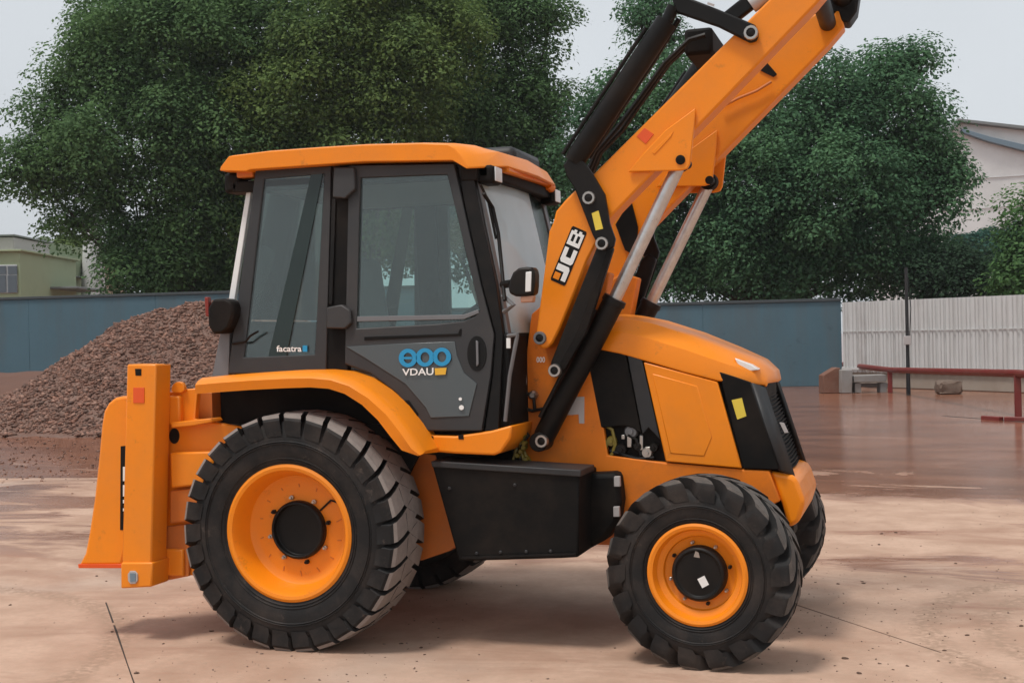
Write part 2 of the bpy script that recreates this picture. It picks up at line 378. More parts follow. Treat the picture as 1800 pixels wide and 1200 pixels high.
# ---- white sheet fence on a low plinth
M['sheet'] = mat('white_sheet_metal', (.60, .60, .59), .5, var=.08, vscale=2, dust=(.36, .33, .31), dustamt=.45, stretch=(2, 2, .3))
M['sheet2'] = mat('grey_sheet_metal', (.55, .545, .535), .55, var=.1, vscale=2, dust=(.25, .2, .17), dustamt=.5)
FA, FB = np.array([1.15, 31.9, 0]), np.array([19.8, 12.67, 0])
fence = tag(empty('sheet_fence', tuple(FA)), 'white corrugated metal sheet fence standing on a low beige wall', 'fence')
fu = (FB-FA)/np.linalg.norm(FB-FA); fn = np.array([-fu[1], fu[0], 0]); FL = np.linalg.norm(FB-FA)
zt0 = topz(1490, 531, FA[:2], FB[:2]); zt1 = topz(1798, 518, FA[:2], FB[:2])
print('fence tops', zt0, zt1)
bm = bmesh.new(); add_prism(bm, [fn*.02, fu*FL+fn*.02, fu*FL+fn*.02+np.array([0, 0, .45]), fn*.02+np.array([0, 0, .45])], fn*.25); finish('plinth_wall', bm, M['beige'], fence, .02)
bm = bmesh.new(); add_prism(bm, [fn*.10+np.array([0, 0, .44]), fu*FL+fn*.10+np.array([0, 0, .44]), fu*FL+fn*.10+np.array([0, 0, 2.0]), fn*.10+np.array([0, 0, 2.0])], fn*.03); finish('backing_board', bm, M['coping'], fence)
x = 0.; i = 0
while x < FL-.4:
    wd = random.choice([.30, .34, .38, .28]); bm = bmesh.new(); zt = zt0+(zt1-zt0)*min(1.2, x/6.7)
    gp = random.choice([.005, .008, .014]) if x < 4.2 else .003
    prof = [(0, 0), (.04, 0), (.06, .05), (wd*.45, .05), (wd*.45+.02, 0), (wd*.55, 0), (wd*.55+.02, .05), (wd-.05, .05), (wd-.03-gp*.5, 0), (wd-gp, 0)]
    pts = [fu*(x+a)-fn*b for a, b in prof]; back = [p+fn*.012 for p in pts[::-1]]
    add_prism(bm, [p+np.array([0, 0, .43]) for p in pts+back], (0, 0, zt-.43)); finish('metal_sheet', bm, M['sheet'] if random.random() < .85 else M['sheet2'], fence)
    x += wd; i += 1
for zz in (.50, 1.62):
    bm = bmesh.new(); p0 = -fn*.075+np.array([0, 0, zz]); add_prism(bm, [p0, p0+fu*FL, p0+fu*FL+np.array([0, 0, .06 if zz < 1 else .015]), p0+np.array([0, 0, .06 if zz < 1 else .015])], fn*.02); finish('rail', bm, M['sheet'], fence)
# thin service pole in front of the fence, with its cable box
pb = G(1597, 694); pd = _f@(pb-_c)
pole = tag(empty('service_pole', tuple(pb)), 'thin grey pole with a small meter box in front of the white fence', 'pole')
tube('pole_shaft', [(0, 0, 0), (0, 0, 1.0), (0, 0, D(1596, 470, pd)[2])], [.055, .045, .04], M['grille'], pole)
box('meter_box', -.09, .09, -.17, -.06, 1.28, 1.5, M['label_grey'], pole, .01)
tube('cable', [(.06, -.07, 1.5), (.1, -.09, 2.2), (.05, -.07, 3.0)], .012, M['black'], pole, 6)
# ---- red pipe railing
M['redpipe'] = mat('red_pipe_paint', (.17, .018, .014), .45, var=.2, vscale=4, dust=(.2, .1, .07), dustamt=.4)
ra = G(1790, 735); rb = G(1565, 690)
za = D(1790, 656, _f@(ra-_c))[2]; zb = D(1565, 650, _f@(rb-_c))[2]
rail = tag(empty('pipe_railing', tuple(ra)), 'dark red pipe railing running along the white fence', 'railing')
ru = rb-ra
tube('rail_pipe', [tuple(ru*1.62+np.array([0, 0, zb])), tuple(ru+np.array([0, 0, zb])), (0, 0, za), tuple(-ru*.25+np.array([0, 0, za]))], .075, M['redpipe'], rail, 10)
for q, z in ((ru, zb), (0*ru, za)):
    bm = bmesh.new(); add_box(bm, q[0]-.06, q[0]+.06, q[1]-.06, q[1]+.06, 0, z-.02); finish('post', bm, M['redpipe'], rail, .008)
# red kerb bars on the ground near the last post
for k, (a, b, lb) in enumerate((((1728, 737), (1760, 739), 'shorter of the two flat red bars lying by the railing post'), ((1766, 739), (1822, 740), 'longer of the two flat red bars lying by the railing post'))):
    p0 = G(*a); p1 = G(*b); bm = bmesh.new(); add_beam(bm, tuple(p0+np.array([0, 0, .03])), tuple(p1+np.array([0, 0, .03])), .12, .08); tag(finish('kerb_bar', bm, M['redpipe'], None, .01), lb, 'bar', 'red bars on the mud')
# concrete leftovers along the plinth
M['conc'] = mat('grey_concrete', (.26, .25, .24), .85, var=.2, vscale=3, dust=(.2, .13, .09), dustamt=.5, bump=.5, bscale=12)
M['redearth'] = mat('red_earth_block', (.20, .085, .052), .85, var=.2, vscale=2, bump=.5, bscale=6)
def rock(name, c, s, m, lb, cat, seed, rz=0., group=None):
    r = random.Random(seed); bm = bmesh.new(); bmesh.ops.create_icosphere(bm, subdivisions=3, radius=.5)
    for v in bm.verts:
        t = Vector([math.copysign(abs(q)**.55, q) for q in v.co.normalized()]); v.co = Vector((t.x*s[0]*.52, t.y*s[1]*.52, t.z*s[2]*.52+s[2]*.42))*(1+r.uniform(-.09, .09))
        if v.co.z < 0: v.co.z = 0
    bmesh.ops.rotate(bm, cent=(0, 0, 0), matrix=Matrix.Rotation(rz, 3, 'Z'), verts=bm.verts)
    o = finish(name, bm, m, None); o.location = tuple(c); return tag(o, lb, cat, group)
def gprism(name, px, dep, th, m, bev, lb=None, cat=None, parent=None):
    loc = np.array(parent.location) if parent else np.zeros(3); fv = np.array([_f[0], _f[1], 0])*th
    bm = bmesh.new(); add_prism(bm, [D(a, b, dep)-loc for a, b in px], fv); o = finish(name, bm, m, parent, bev); return tag(o, lb, cat)
dB = _f@(G(1462, 691)-_c)
M['redearth'] = mat('red_brick_pier', (.17, .075, .048), .85, var=.25, vscale=4, dust=(.3, .2, .15), dustamt=.4)
gprism('brick_pier', [(1447, 691), (1447, 660), (1470, 646), (1477, 646), (1477, 691)], dB, .5, M['redearth'], .015, 'reddish brick pier with a slanted top at the left end of the red railing', 'pier')
gprism('concrete_block', [(1478, 691), (1478, 650), (1499, 650), (1498, 691)], dB-.2, .45, M['conc'], .02, 'upright grey concrete block between the brick pier and the bench', 'concrete block')
tb = G(1530, 690); dB2 = _f@(tb-_c)
bench = tag(empty('bench', tuple(tb)), 'low pale bench slab on two feet under the red railing', 'bench')
gprism('bench_slab', [(1501, 672), (1501, 660), (1558, 658), (1558, 671)], dB2, .5, M['conc'], .015, parent=bench)
gprism('bench_back', [(1501, 680), (1501, 674), (1562, 673), (1562, 679)], dB2+.3, .1, M['conc'], .01, parent=bench)
for a in (1503, 1548): gprism('bench_foot', [(a, 690), (a, 673), (a+11, 672.5), (a+11, 690)], dB2+.05, .35, M['conc'], .01, parent=bench)
M['rubble'] = mat('brown_rubble', (.15, .105, .08), .9, var=.4, vscale=9, bump=.6, bscale=14)
rock('boulder', G(1668, 692), (.62, .45, .36), M['rubble'], 'rough brown boulder at the foot of the beige plinth', 'boulder', 5, .3)

# ---- gravel heap and the earth bank behind it
M['stone'] = mat('crushed_stone', (.160, .078, .053), .75, var=.4, vscale=9, dust=(.30, .22, .18), dustamt=.42)
def stone_mat():
    m = M['stone']; n = m.node_tree.nodes; l = m.node_tree.links.new; b = n['Principled BSDF']
    src = b.inputs['Base Color'].links[0].from_socket; geo = n.new('ShaderNodeNewGeometry')
    r = n.new('ShaderNodeMapRange'); r.inputs[3].default_value = .55; r.inputs[4].default_value = 1.75; l(geo.outputs['Random Per Island'], r.inputs[0])
    mx = n.new('ShaderNodeMix'); mx.data_type = 'RGBA'; mx.blend_type = 'MULTIPLY'; mx.inputs[0].default_value = 1; l(src, mx.inputs[6]); l(r.outputs[0], mx.inputs[7]); l(mx.outputs[2], b.inputs['Base Color'])
stone_mat()
pk = D(292, 536, 28.5); pk2 = D(470, 545, 28.6); S0 = pk[:2]; S1 = pk2[:2]; PH = pk[2]
print('pile peak', pk, 'front base', G(200, 755))
def pile_h(x, y):
    d = S1-S0; t = np.clip(((x-S0[0])*d[0]+(y-S0[1])*d[1])/(d@d), 0, 1)
    qx = x-(S0[0]+t*d[0]); qy = y-(S0[1]+t*d[1]); r = np.hypot(qx, qy)
    sl = .66-.10*np.clip(-qx/np.maximum(r, .05), 0, 1)**2
    h = PH-sl*np.sqrt(r*r+.08)+.12+(vnoise(x*.9, y*.9, 3)-.5)*.35+(vnoise(x*2.7, y*2.7, 4)-.5)*.14
    sk = .30-.065*r
    return np.maximum(h, np.where(sk > 0, sk*.5+(vnoise(x*1.7, y*1.7, 8)-.5)*.12, -.05))
gx = np.linspace(S0[0]-9.5, S1[0]+7, 130); gy = np.linspace(S0[1]-7.5, S0[1]+7, 115)
XX, YY = np.meshgrid(gx, gy); ZZ = pile_h(XX, YY)
V = np.stack([XX, YY, ZZ], -1).reshape(-1, 3); ni, nj = XX.shape
idx = np.arange(ni*nj).reshape(ni, nj); Fq = np.stack([idx[:-1, :-1], idx[:-1, 1:], idx[1:, 1:], idx[1:, :-1]], -1).reshape(-1, 4)
cube = np.array([[-1, -1, -1], [1, -1, -1], [1, 1, -1], [-1, 1, -1], [-1, -1, 1], [1, -1, 1], [1, 1, 1], [-1, 1, 1]], float)*.5
cf = np.array([[0, 3, 2, 1], [4, 5, 6, 7], [0, 1, 5, 4], [1, 2, 6, 5], [2, 3, 7, 6], [3, 0, 4, 7]])
def stones(n, sampler, smin, smax):
    xy = sampler(n); z = pile_h(xy[:, 0], xy[:, 1]); keep = z > .03; xy = xy[keep]; z = z[keep]; n = len(z)
    s = smin+(smax-smin)*RNG.random(n)**2.2
    ax = np.stack([s*RNG.uniform(1.0, 1.9, n), s*RNG.uniform(.8, 1.3, n), s*RNG.uniform(.45, .95, n)], -1)
    c = cube[None]*(1+RNG.uniform(-.38, .12, (n, 8, 1)))+RNG.uniform(-.10, .10, (n, 8, 3)); c = c*ax[:, None]
    a = RNG.uniform(0, 2*np.pi, n); b = RNG.normal(0, .35, n); e = RNG.normal(0, .35, n)
    ca, sa, cb_, sb, ce, se = np.cos(a), np.sin(a), np.cos(b), np.sin(b), np.cos(e), np.sin(e); o = np.zeros(n); i1 = np.ones(n)
    Rz = np.stack([np.stack([ca, -sa, o], -1), np.stack([sa, ca, o], -1), np.stack([o, o, i1], -1)], 1)
    Rx = np.stack([np.stack([i1, o, o], -1), np.stack([o, cb_, -sb], -1), np.stack([o, sb, cb_], -1)], 1)
    Ry = np.stack([np.stack([ce, o, se], -1), np.stack([o, i1, o], -1), np.stack([-se, o, ce], -1)], 1)
    Rm = Ry@Rx@Rz; c = np.einsum('nij,nkj->nki', Rm, c)
    c += np.stack([xy[:, 0], xy[:, 1], z+s*.12], -1)[:, None]
    return c.reshape(-1, 3), (cf[None]+8*np.arange(n)[:, None, None]).reshape(-1, 4)
samp = lambda n: np.stack([RNG.uniform(S0[0]-9.5, S1[0]+3, n), S0[1]+2.6-9.4*RNG.random(n)**.85], -1)
v1, f1 = stones(66000, samp, .024, .076)
_ph = pile_h; pile_h = lambda x, y: np.zeros_like(x)+.034
samp2 = lambda n: (lambda p: p+RNG.normal(0, .5, p.shape))(np.array([G(RNG.uniform(-120, 330), 745+100*RNG.random()**2.2)[:2] for _ in range(n)]))
v3, f3 = stones(1500, samp2, .01, .035); v3[:, 2] -= .034; pile_h = _ph
V2 = np.concatenate([V, v1, v3]); F2 = np.concatenate([Fq, f1+len(V), f3+len(V)+len(v1)])
tag(raw_mesh('gravel_heap', V2, F2, M['stone']), 'tall heap of purplish brown crushed stone behind the machine', 'gravel heap', kind='stuff')
M['earth'] = mat('brown_earth', (.13, .062, .042), .9, var=.25, vscale=2, bump=.5, bscale=5)
ec = D(20, 660, 36)
ex = np.linspace(ec[0]-14, ec[0]+9, 60); ey = np.linspace(ec[1]-4, ec[1]+4, 24); EX, EY = np.meshgrid(ex, ey)
EZ = (.98+.25*(vnoise(EX*.4, EY*.4, 5)-.5))*np.clip(1-((EY-ec[1])/3.6)**2, -.1, 1)*np.clip((ec[0]+8.5-EX)/4, 0, 1)+.10*(vnoise(EX*1.5, EY*1.5, 6)-.5)-.06
ni, nj = EX.shape; idx = np.arange(ni*nj).reshape(ni, nj)
tag(raw_mesh('earth_bank', np.stack([EX, EY, EZ], -1).reshape(-1, 3), np.stack([idx[:-1, :-1], idx[:-1, 1:], idx[1:, 1:], idx[1:, :-1]], -1).reshape(-1, 4), M['earth'], smooth=True), kind='structure')

# ---- far buildings
def bcol(name, c, **k): return mat(name, c, .85, var=.08, vscale=.5, dust=[q*.55 for q in c], dustamt=.45, **k)
M['green'] = bcol('green_render', (.27, .34, .21)); M['green2'] = bcol('pale_green_render', (.36, .42, .26)); M['tan'] = bcol('tan_render', (.40, .30, .215))
M['whitewall'] = bcol('white_render', (.62, .615, .60)); M['cream'] = bcol('cream_render', (.74, .735, .72)); M['roofgrey'] = mat('grey_roofing', (.20, .21, .21), .6, var=.1)
M['roofblue'] = mat('blue_grey_trim', (.16, .22, .27), .6, var=.12, vscale=.6); M['pane'] = mat('window_pane', (.10, .12, .14), .12, var=.1); M['alu'] = mat('window_frame', (.42, .43, .43), .4, metal=.3, var=.05)
def bbox_part(name, px0, py0, px1, py1, dep, thick, m, parent, bevel=.02, down=False):
    """upright box whose front face shows at the photo rectangle, dep metres from the camera"""
    a = D(px0, py1, dep); b = D(px1, py1, dep); top = D((px0+px1)/2, py0, dep)[2]; zb = -0.0 if down else (a[2]+b[2])/2
    rr = np.array([b[0]-a[0], b[1]-a[1], 0]); fv = np.array([_f[0], _f[1], 0])
    loc = np.array(parent.location) if parent else np.zeros(3)
    a = np.array([a[0], a[1], zb])-loc
    bm = bmesh.new(); add_prism(bm, [a, a+rr, a+rr+np.array([0, 0, top-zb]), a+np.array([0, 0, top-zb])], fv*thick); return finish(name, bm, m, parent, bevel)
def bground(px, dep): p = D(px, 560, dep); return (p[0], p[1], 0)
gh = tag(empty('house', bground(15, 62)), 'pale green flat roofed house with a big grey window at the far left', 'house')
bbox_part('house_wall', -160, 443, 36, 515, 62, 8, M['green2'], gh, down=True); bbox_part('roof_slab', -160, 440, 38, 443.5, 61.8, 8.4, M['green2'], gh)
wn = bbox_part('window', -60, 466, 31, 516, 61.94, .05, M['alu'], gh)
for a, b in ((-58, -22), (-20, 10.5), (14, 30)):
    for c, d in ((468, 482), (484, 514)):
        bbox_part('pane', a, c, b, d, 61.9, .03, M['pane'], gh, 0)
rt = tag(empty('rooftop_room', tuple(np.array(bground(0, 64)))), 'small grey rooftop room standing on the pale green house', 'rooftop room')
bbox_part('room_wall', -120, 418, 24, 440, 64, 5, M['label_grey'], rt); bbox_part('room_roof', -122, 413, 25, 416, 63.8, 5.4, M['roofgrey'], rt)
gh2 = tag(empty('house', bground(65, 70)), 'taller sage green house block with an uneven parapet left of the white tower', 'house')
bbox_part('house_wall', 36, 424, 84, 520, 70, 9, M['green'], gh2, down=True); bbox_part('parapet', 71, 415, 77, 424.5, 69.9, 1, M['green'], gh2)
bbox_part('stair_block', 82, 446, 97, 481, 69.6, 6, M['green'], gh2); bbox_part('ledge', 81, 480, 97, 481.5, 69.3, 6, M['roofgrey'], gh2)
for a in (84.5, 90): bbox_part('window', a, 456, a+3, 461, 69.55, .1, M['pane'], gh2, 0)
th2 = tag(empty('house', bground(120, 78)), 'tan house with small dark windows between the green block and white tower', 'house')
bbox_part('house_wall', 90, 454, 150, 520, 78, 8, M['tan'], th2, down=True); bbox_part('lower_wall', 80, 480, 146, 505, 77.6, .6, M['green2'], th2, down=False)
for a, c, d, e in ((100, 463, 103, 471), (107, 463, 116, 471), (127, 466, 130.5, 471)): bbox_part('window', a, c, d, e, 77.95, .1, M['pane'], th2, 0)
bbox_part('veranda_roof', 45, 504, 135, 508, 66, 5, M['roofgrey'], gh2)
tw = tag(empty('tower', bground(166, 74)), 'white tapering tower half hidden by the leaves of the big tree', 'tower')
tz = D(166, 385, 74)[2]
bm = bmesh.new(); rb_, rt_ = 22/2240*74, 14/2240*74
add_tube(bm, [(0, 0, 0), (0, 0, tz*.55), (0, 0, tz)], [rb_*1.15, rb_*.95, rt_], 20); finish('tower_shell', bm, M['whitewall'], tw)
bm = bmesh.new(); add_tube(bm, [(0, 0, tz), (0, 0, tz+.5)], [rt_*1.08, rt_*.4], 20); finish('tower_cap', bm, M['roofgrey'], tw)
ad = tag(empty('annex', bground(300, 66)), 'grey plastered building glimpsed through the tree behind the gravel heap', 'building')
bbox_part('building_wall', 268, 415, 330, 520, 66, 6, M['label_grey'], ad, down=True); bbox_part('building_roof', 265, 411, 333, 416, 65.8, 6.4, M['roofgrey'], ad)
# the big cream building on the right, its gable falling towards the right
cbld = tag(empty('warehouse', bground(1760, 95)), 'large cream warehouse with a blue grey roof edge at the far right', 'warehouse')
def quad_part(name, px, dep, thick, m, parent):
    loc = np.array(parent.location); bm = bmesh.new(); fv = np.array([_f[0], _f[1], 0])*thick
    add_prism(bm, [D(a, b, dep)-loc for a, b in px], fv); return finish(name, bm, m, parent, .03)
quad_part('gable_wall', [(1655, 560), (1655, 250), (1692, 213), (1800, 226), (2050, 262), (2050, 560)], 95, 18, M['cream'], cbld)
quad_part('roof_sheet', [(1650, 250), (1684, 208), (1800, 221), (2055, 256), (2055, 262), (1800, 227), (1688, 214), (1655, 256)], 94.4, 19, M['roofgrey'], cbld)
quad_part('fascia', [(1692, 226), (1740, 240), (1800, 254), (2055, 300), (2055, 312), (1800, 265), (1738, 249), (1692, 233)], 94.5, .45, M['roofblue'], cbld)
for y0, y1 in ((318, 333), (372, 381)): quad_part('wall_joint', [(1655, y0+.7), (2050, y1-40+.7), (2050, y1-40-.7), (1655, y0-.7)], 94.93, .05, M['label_grey'], cbld)
hl = D(1740, 407, 180)
M['hill'] = mat('far_wood', (.045, .11, .085), .9, var=.4, vscale=.4, bump=1, bscale=.6)
# ------------------------------------------------------------------ trees
def leaf_mat(name, c1, c2):
    m = bpy.data.materials.new(name); m.use_nodes = True; n = m.node_tree.nodes; l = m.node_tree.links.new; b = n['Principled BSDF']
    geo = n.new('ShaderNodeNewGeometry'); mx = n.new('ShaderNodeMix'); mx.data_type = 'RGBA'; mx.inputs[6].default_value = (*c1, 1); mx.inputs[7].default_value = (*c2, 1)
    no = n.new('ShaderNodeTexNoise'); no.inputs['Scale'].default_value = .45; no.inputs['Detail'].default_value = 3; l(geo.outputs['Position'], no.inputs['Vector'])
    ad = n.new('ShaderNodeMath'); ad.operation = 'MULTIPLY_ADD'; ad.inputs[1].default_value = 1.0; ad.use_clamp = True
    s = n.new('ShaderNodeMath'); s.operation = 'MULTIPLY_ADD'; s.inputs[1].default_value = 1.8; s.inputs[2].default_value = -.75; l(no.outputs[0], s.inputs[0])
    hf = n.new('ShaderNodeMath'); hf.operation = 'MULTIPLY'; hf.inputs[1].default_value = .6; l(geo.outputs['Random Per Island'], hf.inputs[0])
    l(hf.outputs[0], ad.inputs[0]); l(s.outputs[0], ad.inputs[2]); l(ad.outputs[0], mx.inputs[0]); l(mx.outputs[2], b.inputs['Base Color'])
    b.inputs['Roughness'].default_value = .7; b.inputs['Specular IOR Level'].default_value = .08
    tr = n.new('ShaderNodeBsdfTranslucent'); l(mx.outputs[2], tr.inputs[0]); ms = n.new('ShaderNodeMixShader'); ms.inputs[0].default_value = .38
    o = n['Material Output']; l(b.outputs[0], ms.inputs[1]); l(tr.outputs[0], ms.inputs[2]); l(ms.outputs[0], o.inputs[0]); return m
M['bark'] = mat('bark', (.07, .055, .043), .9, var=.3, vscale=6, bump=.6, bscale=15)
NLEAF = []
def make_tree(name, label, trunk_px, lobes, dep, lm, dens=1., leaf=.15, cat='tree', group=None, clump=.84, per0=250):
    """lobes: (px, py, radius in photo px, extra depth)"""
    base = np.array(bground(trunk_px, dep)); root = tag(empty(name, tuple(base)), label, cat, group)
    cl = []; limbs = []
    for px, py, rp, dd in lobes:
        c = D(px, py, dep+dd)-base; r = rp/FPX*(dep+dd); limbs.append((c, r))
        n = int(max(6, dens*15.5*r*r))
        v = RNG.normal(size=(n, 3)); v /= np.linalg.norm(v, axis=1)[:, None]
        rad = r*(.38+.74*RNG.random(n)**.75); v[:, 2] *= .88
        # camera-side bias keeps the far half thin
        fl = v@np.array([_f[0], _f[1], 0]); v[:, :2] -= np.outer(np.where((fl > .25) & (RNG.random(n) < .7), 2*fl, 0), _f[:2])
        cl.append(c+v*rad[:, None])
    cl = np.concatenate(cl); cl = cl[cl[:, 2] > .8]
    cr = clump*(.55+.9*RNG.random(len(cl))**1.3)
    per = np.maximum(30, (per0*(cr/clump)**2*RNG.uniform(.6, 1.2, len(cl)))).astype(int); ci = np.repeat(np.arange(len(cl)), per); n = len(ci)
    gd = RNG.normal(size=(n, 3)); gd[:, 2] += .35; gd /= np.linalg.norm(gd, axis=1)[:, None]
    rr = cr[ci]*(.35+.65*RNG.random(n)**.5)*np.where(RNG.random(n) < .06, 1.22, 1.0)
    g = gd*rr[:, None]*np.array([1, 1, .62]); pos = cl[ci]+g; pos[:, 2] -= .22*(g[:, 0]**2+g[:, 1]**2)/cr[ci]
    nn = gd*.75+np.array([0, 0, .65])+RNG.normal(size=(n, 3))*.42; nn /= np.linalg.norm(nn, axis=1)[:, None]
    d = np.cross(nn, RNG.normal(size=(n, 3))); d /= np.linalg.norm(d, axis=1)[:, None]; s = np.cross(d, nn)
    ln = leaf*(.55+.8*RNG.random(n))[:, None]; wd = ln*.30
    A = pos; B = pos+d*ln*.45+s*wd+nn*ln*.06; C2 = pos+d*ln; E = pos+d*ln*.45-s*wd+nn*ln*.06
    V = np.stack([A, B, C2, E], 1).reshape(-1, 3); F4 = np.arange(4*n).reshape(n, 4); NLEAF.append(n)
    raw_mesh('crown', V, F4, lm, root)
    bm = bmesh.new(); top = np.mean([c for c, r in limbs], axis=0); hb = min(2.2, top[2]*.35)
    tr_ = .30 if len(lobes) > 4 else .12
    fork = np.array([top[0]*.15, top[1]*.15, hb])
    add_tube(bm, [(0, 0, -.1), (fork[0]*.4, fork[1]*.4, hb*.5), tuple(fork), tuple(fork*.4+top*.6)], [tr_*1.3, tr_, tr_*.85, tr_*.35], 8)
    for c, r in limbs:
        m1 = fork*.55+c*.45+np.array([0, 0, .1*r]); add_tube(bm, [tuple(fork), tuple(m1), tuple(c), tuple(c+(c-m1)*.05)], [tr_*.45, tr_*.25, tr_*.12, .015], 6)
        near = cl[np.linalg.norm(cl-c, axis=1) < r*1.05]
        for q in near[::max(1, len(near)//9)]: add_tube(bm, [tuple(c*.8+m1*.2), tuple((c+q)/2+np.array([0, 0, .1])), tuple(q)], [tr_*.15, .03, .012], 5)
    finish('trunk', bm, M['bark'], root); return root
LM1 = leaf_mat('leaf_dark', (.074, .140, .062), (.155, .262, .098)); LM2 = leaf_mat('leaf_bright', (.084, .142, .052), (.205, .285, .086)); LM3 = leaf_mat('leaf_bluish', (.062, .140, .076), (.132, .258, .120)); LM5 = leaf_mat('leaf_darkest', (.028, .058, .034), (.055, .10, .055)); LM4 = leaf_mat('leaf_bush', (.06, .13, .055), (.14, .26, .085))  # LM5 is the deepest green, the dark bush's own leaf colour
make_tree('broadleaf_tree', 'spreading dark green tree overhanging the wall at the left', 330,
    [(310, 90, 150, 0), (190, 130, 95, 0), (250, 30, 110, 1), (140, 290, 95, 0), (50, 300, 55, -1), (110, 190, 50, 0), (250, 250, 130, -1), (240, 400, 80, 0), (270, 480, 70, -1), (400, 260, 130, 0), (360, 400, 100, 0), (350, 480, 75, 1), (430, 60, 130, 1), (130, 390, 40, 0), (420, 470, 90, 2)], 46, LM1, 1.0)
make_tree('broadleaf_tree', 'yellowish green tree crown rising above the cab roof', 640,
    [(590, 110, 125, 0), (700, 150, 110, -.5), (520, 190, 100, 0), (640, 20, 120, 0), (560, 290, 110, 1), (760, 70, 90, 0), (650, 230, 110, 0), (480, 330, 110, 1), (600, 400, 130, 2)], 45, LM2, 1.0)
make_tree('broadleaf_tree', 'dark tree behind the cab roof with a branch reaching the top edge', 850,
    [(840, 60, 120, 0), (900, 10, 80, 0), (940, 190, 65, 0), (880, 200, 110, 0), (800, 250, 110, 0), (960, 290, 70, 0), (900, 360, 120, 1), (770, 380, 130, 2), (970, 20, 28, 0)], 49, LM1, .95)
make_tree('broadleaf_tree', 'broad bluish green tree standing behind the raised loader arms', 1340,
    [(1290, 280, 140, 0), (1170, 190, 100, 0), (1080, 200, 70, 0), (1440, 190, 110, 0), (1420, 330, 140, -1), (1550, 200, 95, 0), (1580, 300, 92, 0), (1520, 400, 120, 0), (1300, 430, 110, 0), (1180, 340, 130, 1), (1150, 450, 100, 1), (1380, 470, 90, 0), (1600, 115, 36, 0), (1560, 110, 40, 0), (1640, 270, 36, -1), (1668, 300, 22, -1), (1660, 350, 26, -1), (1050, 300, 80, 1), (1200, 470, 55, 1), (1290, 490, 40, 0), (1060, 420, 90, 2), (1590, 460, 80, 1), (1480, 490, 60, 1)], 45, LM3, 1.0)
make_tree('slender_tree', 'thin tree with open twigs showing behind the black tipping ram', 1140,
    [(1130, 30, 40, 0), (1180, 90, 45, 0), (1160, 10, 30, 0)], 52, LM3, .8)
make_tree('bush', 'dark bush above the white fence beside the service pole', 1670, [(1650, 480, 55, 0), (1695, 462, 40, 0), (1625, 505, 42, 0), (1730, 500, 38, 0)], 43, LM5, 1.1, cat='bush')
make_tree('bush', 'bright green bush at the right edge above the white fence', 1790, [(1812, 385, 42, 0), (1790, 460, 42, 0), (1840, 450, 70, 0), (1775, 505, 40, 0)], 40, LM4, 1.1, cat='bush')
make_tree('distant_tree', 'hazy teal green tree top below the cream warehouse', 1740, [(1720, 440, 30, 0), (1750, 432, 30, 0), (1690, 442, 28, 0), (1780, 436, 30, 0)], 78, leaf_mat('leaf_far', (.03, .09, .07), (.06, .15, .11)), 1.0, leaf=.25, cat='tree')
make_tree('small_tree', 'small olive green tree behind the tan house roof', 120, [(125, 440, 18, 0), (108, 446, 12, 0), (142, 446, 14, 0)], 86, LM2, 1.6, leaf=.3)
print('leaves', sum(NLEAF), NLEAF)
# blue sheet glimpsed in the foliage
bl = D(1622, 425, 47.5)
bm = bmesh.new(); qd = [np.array([-.32, 0, -.2]), np.array([.30, .05, -.26]), np.array([.38, .1, .1]), np.array([.05, .08, .22]), np.array([-.34, 0, .16])]
M['tarp'] = mat('blue_tarpaulin', (.06, .12, .42), .5, var=.2)
add_prism(bm, qd, (0, .03, 0)); bo = tag(finish('tarpaulin', bm, M['tarp'], None), 'scrap of blue sheet caught in the tree above the white fence', 'tarpaulin'); bo.location = tuple(bl-np.array([0, 4.3, 0])*0)


# ================================================================== THE MACHINE
mc = tag(empty('backhoe_loader', (0, 0, 0)), 'orange and black backhoe loader with raised arms parked on the concrete', 'backhoe loader')
OR, BK, BM, CHC = M['orange'], M['black'], M['black_matte'], M['charcoal']

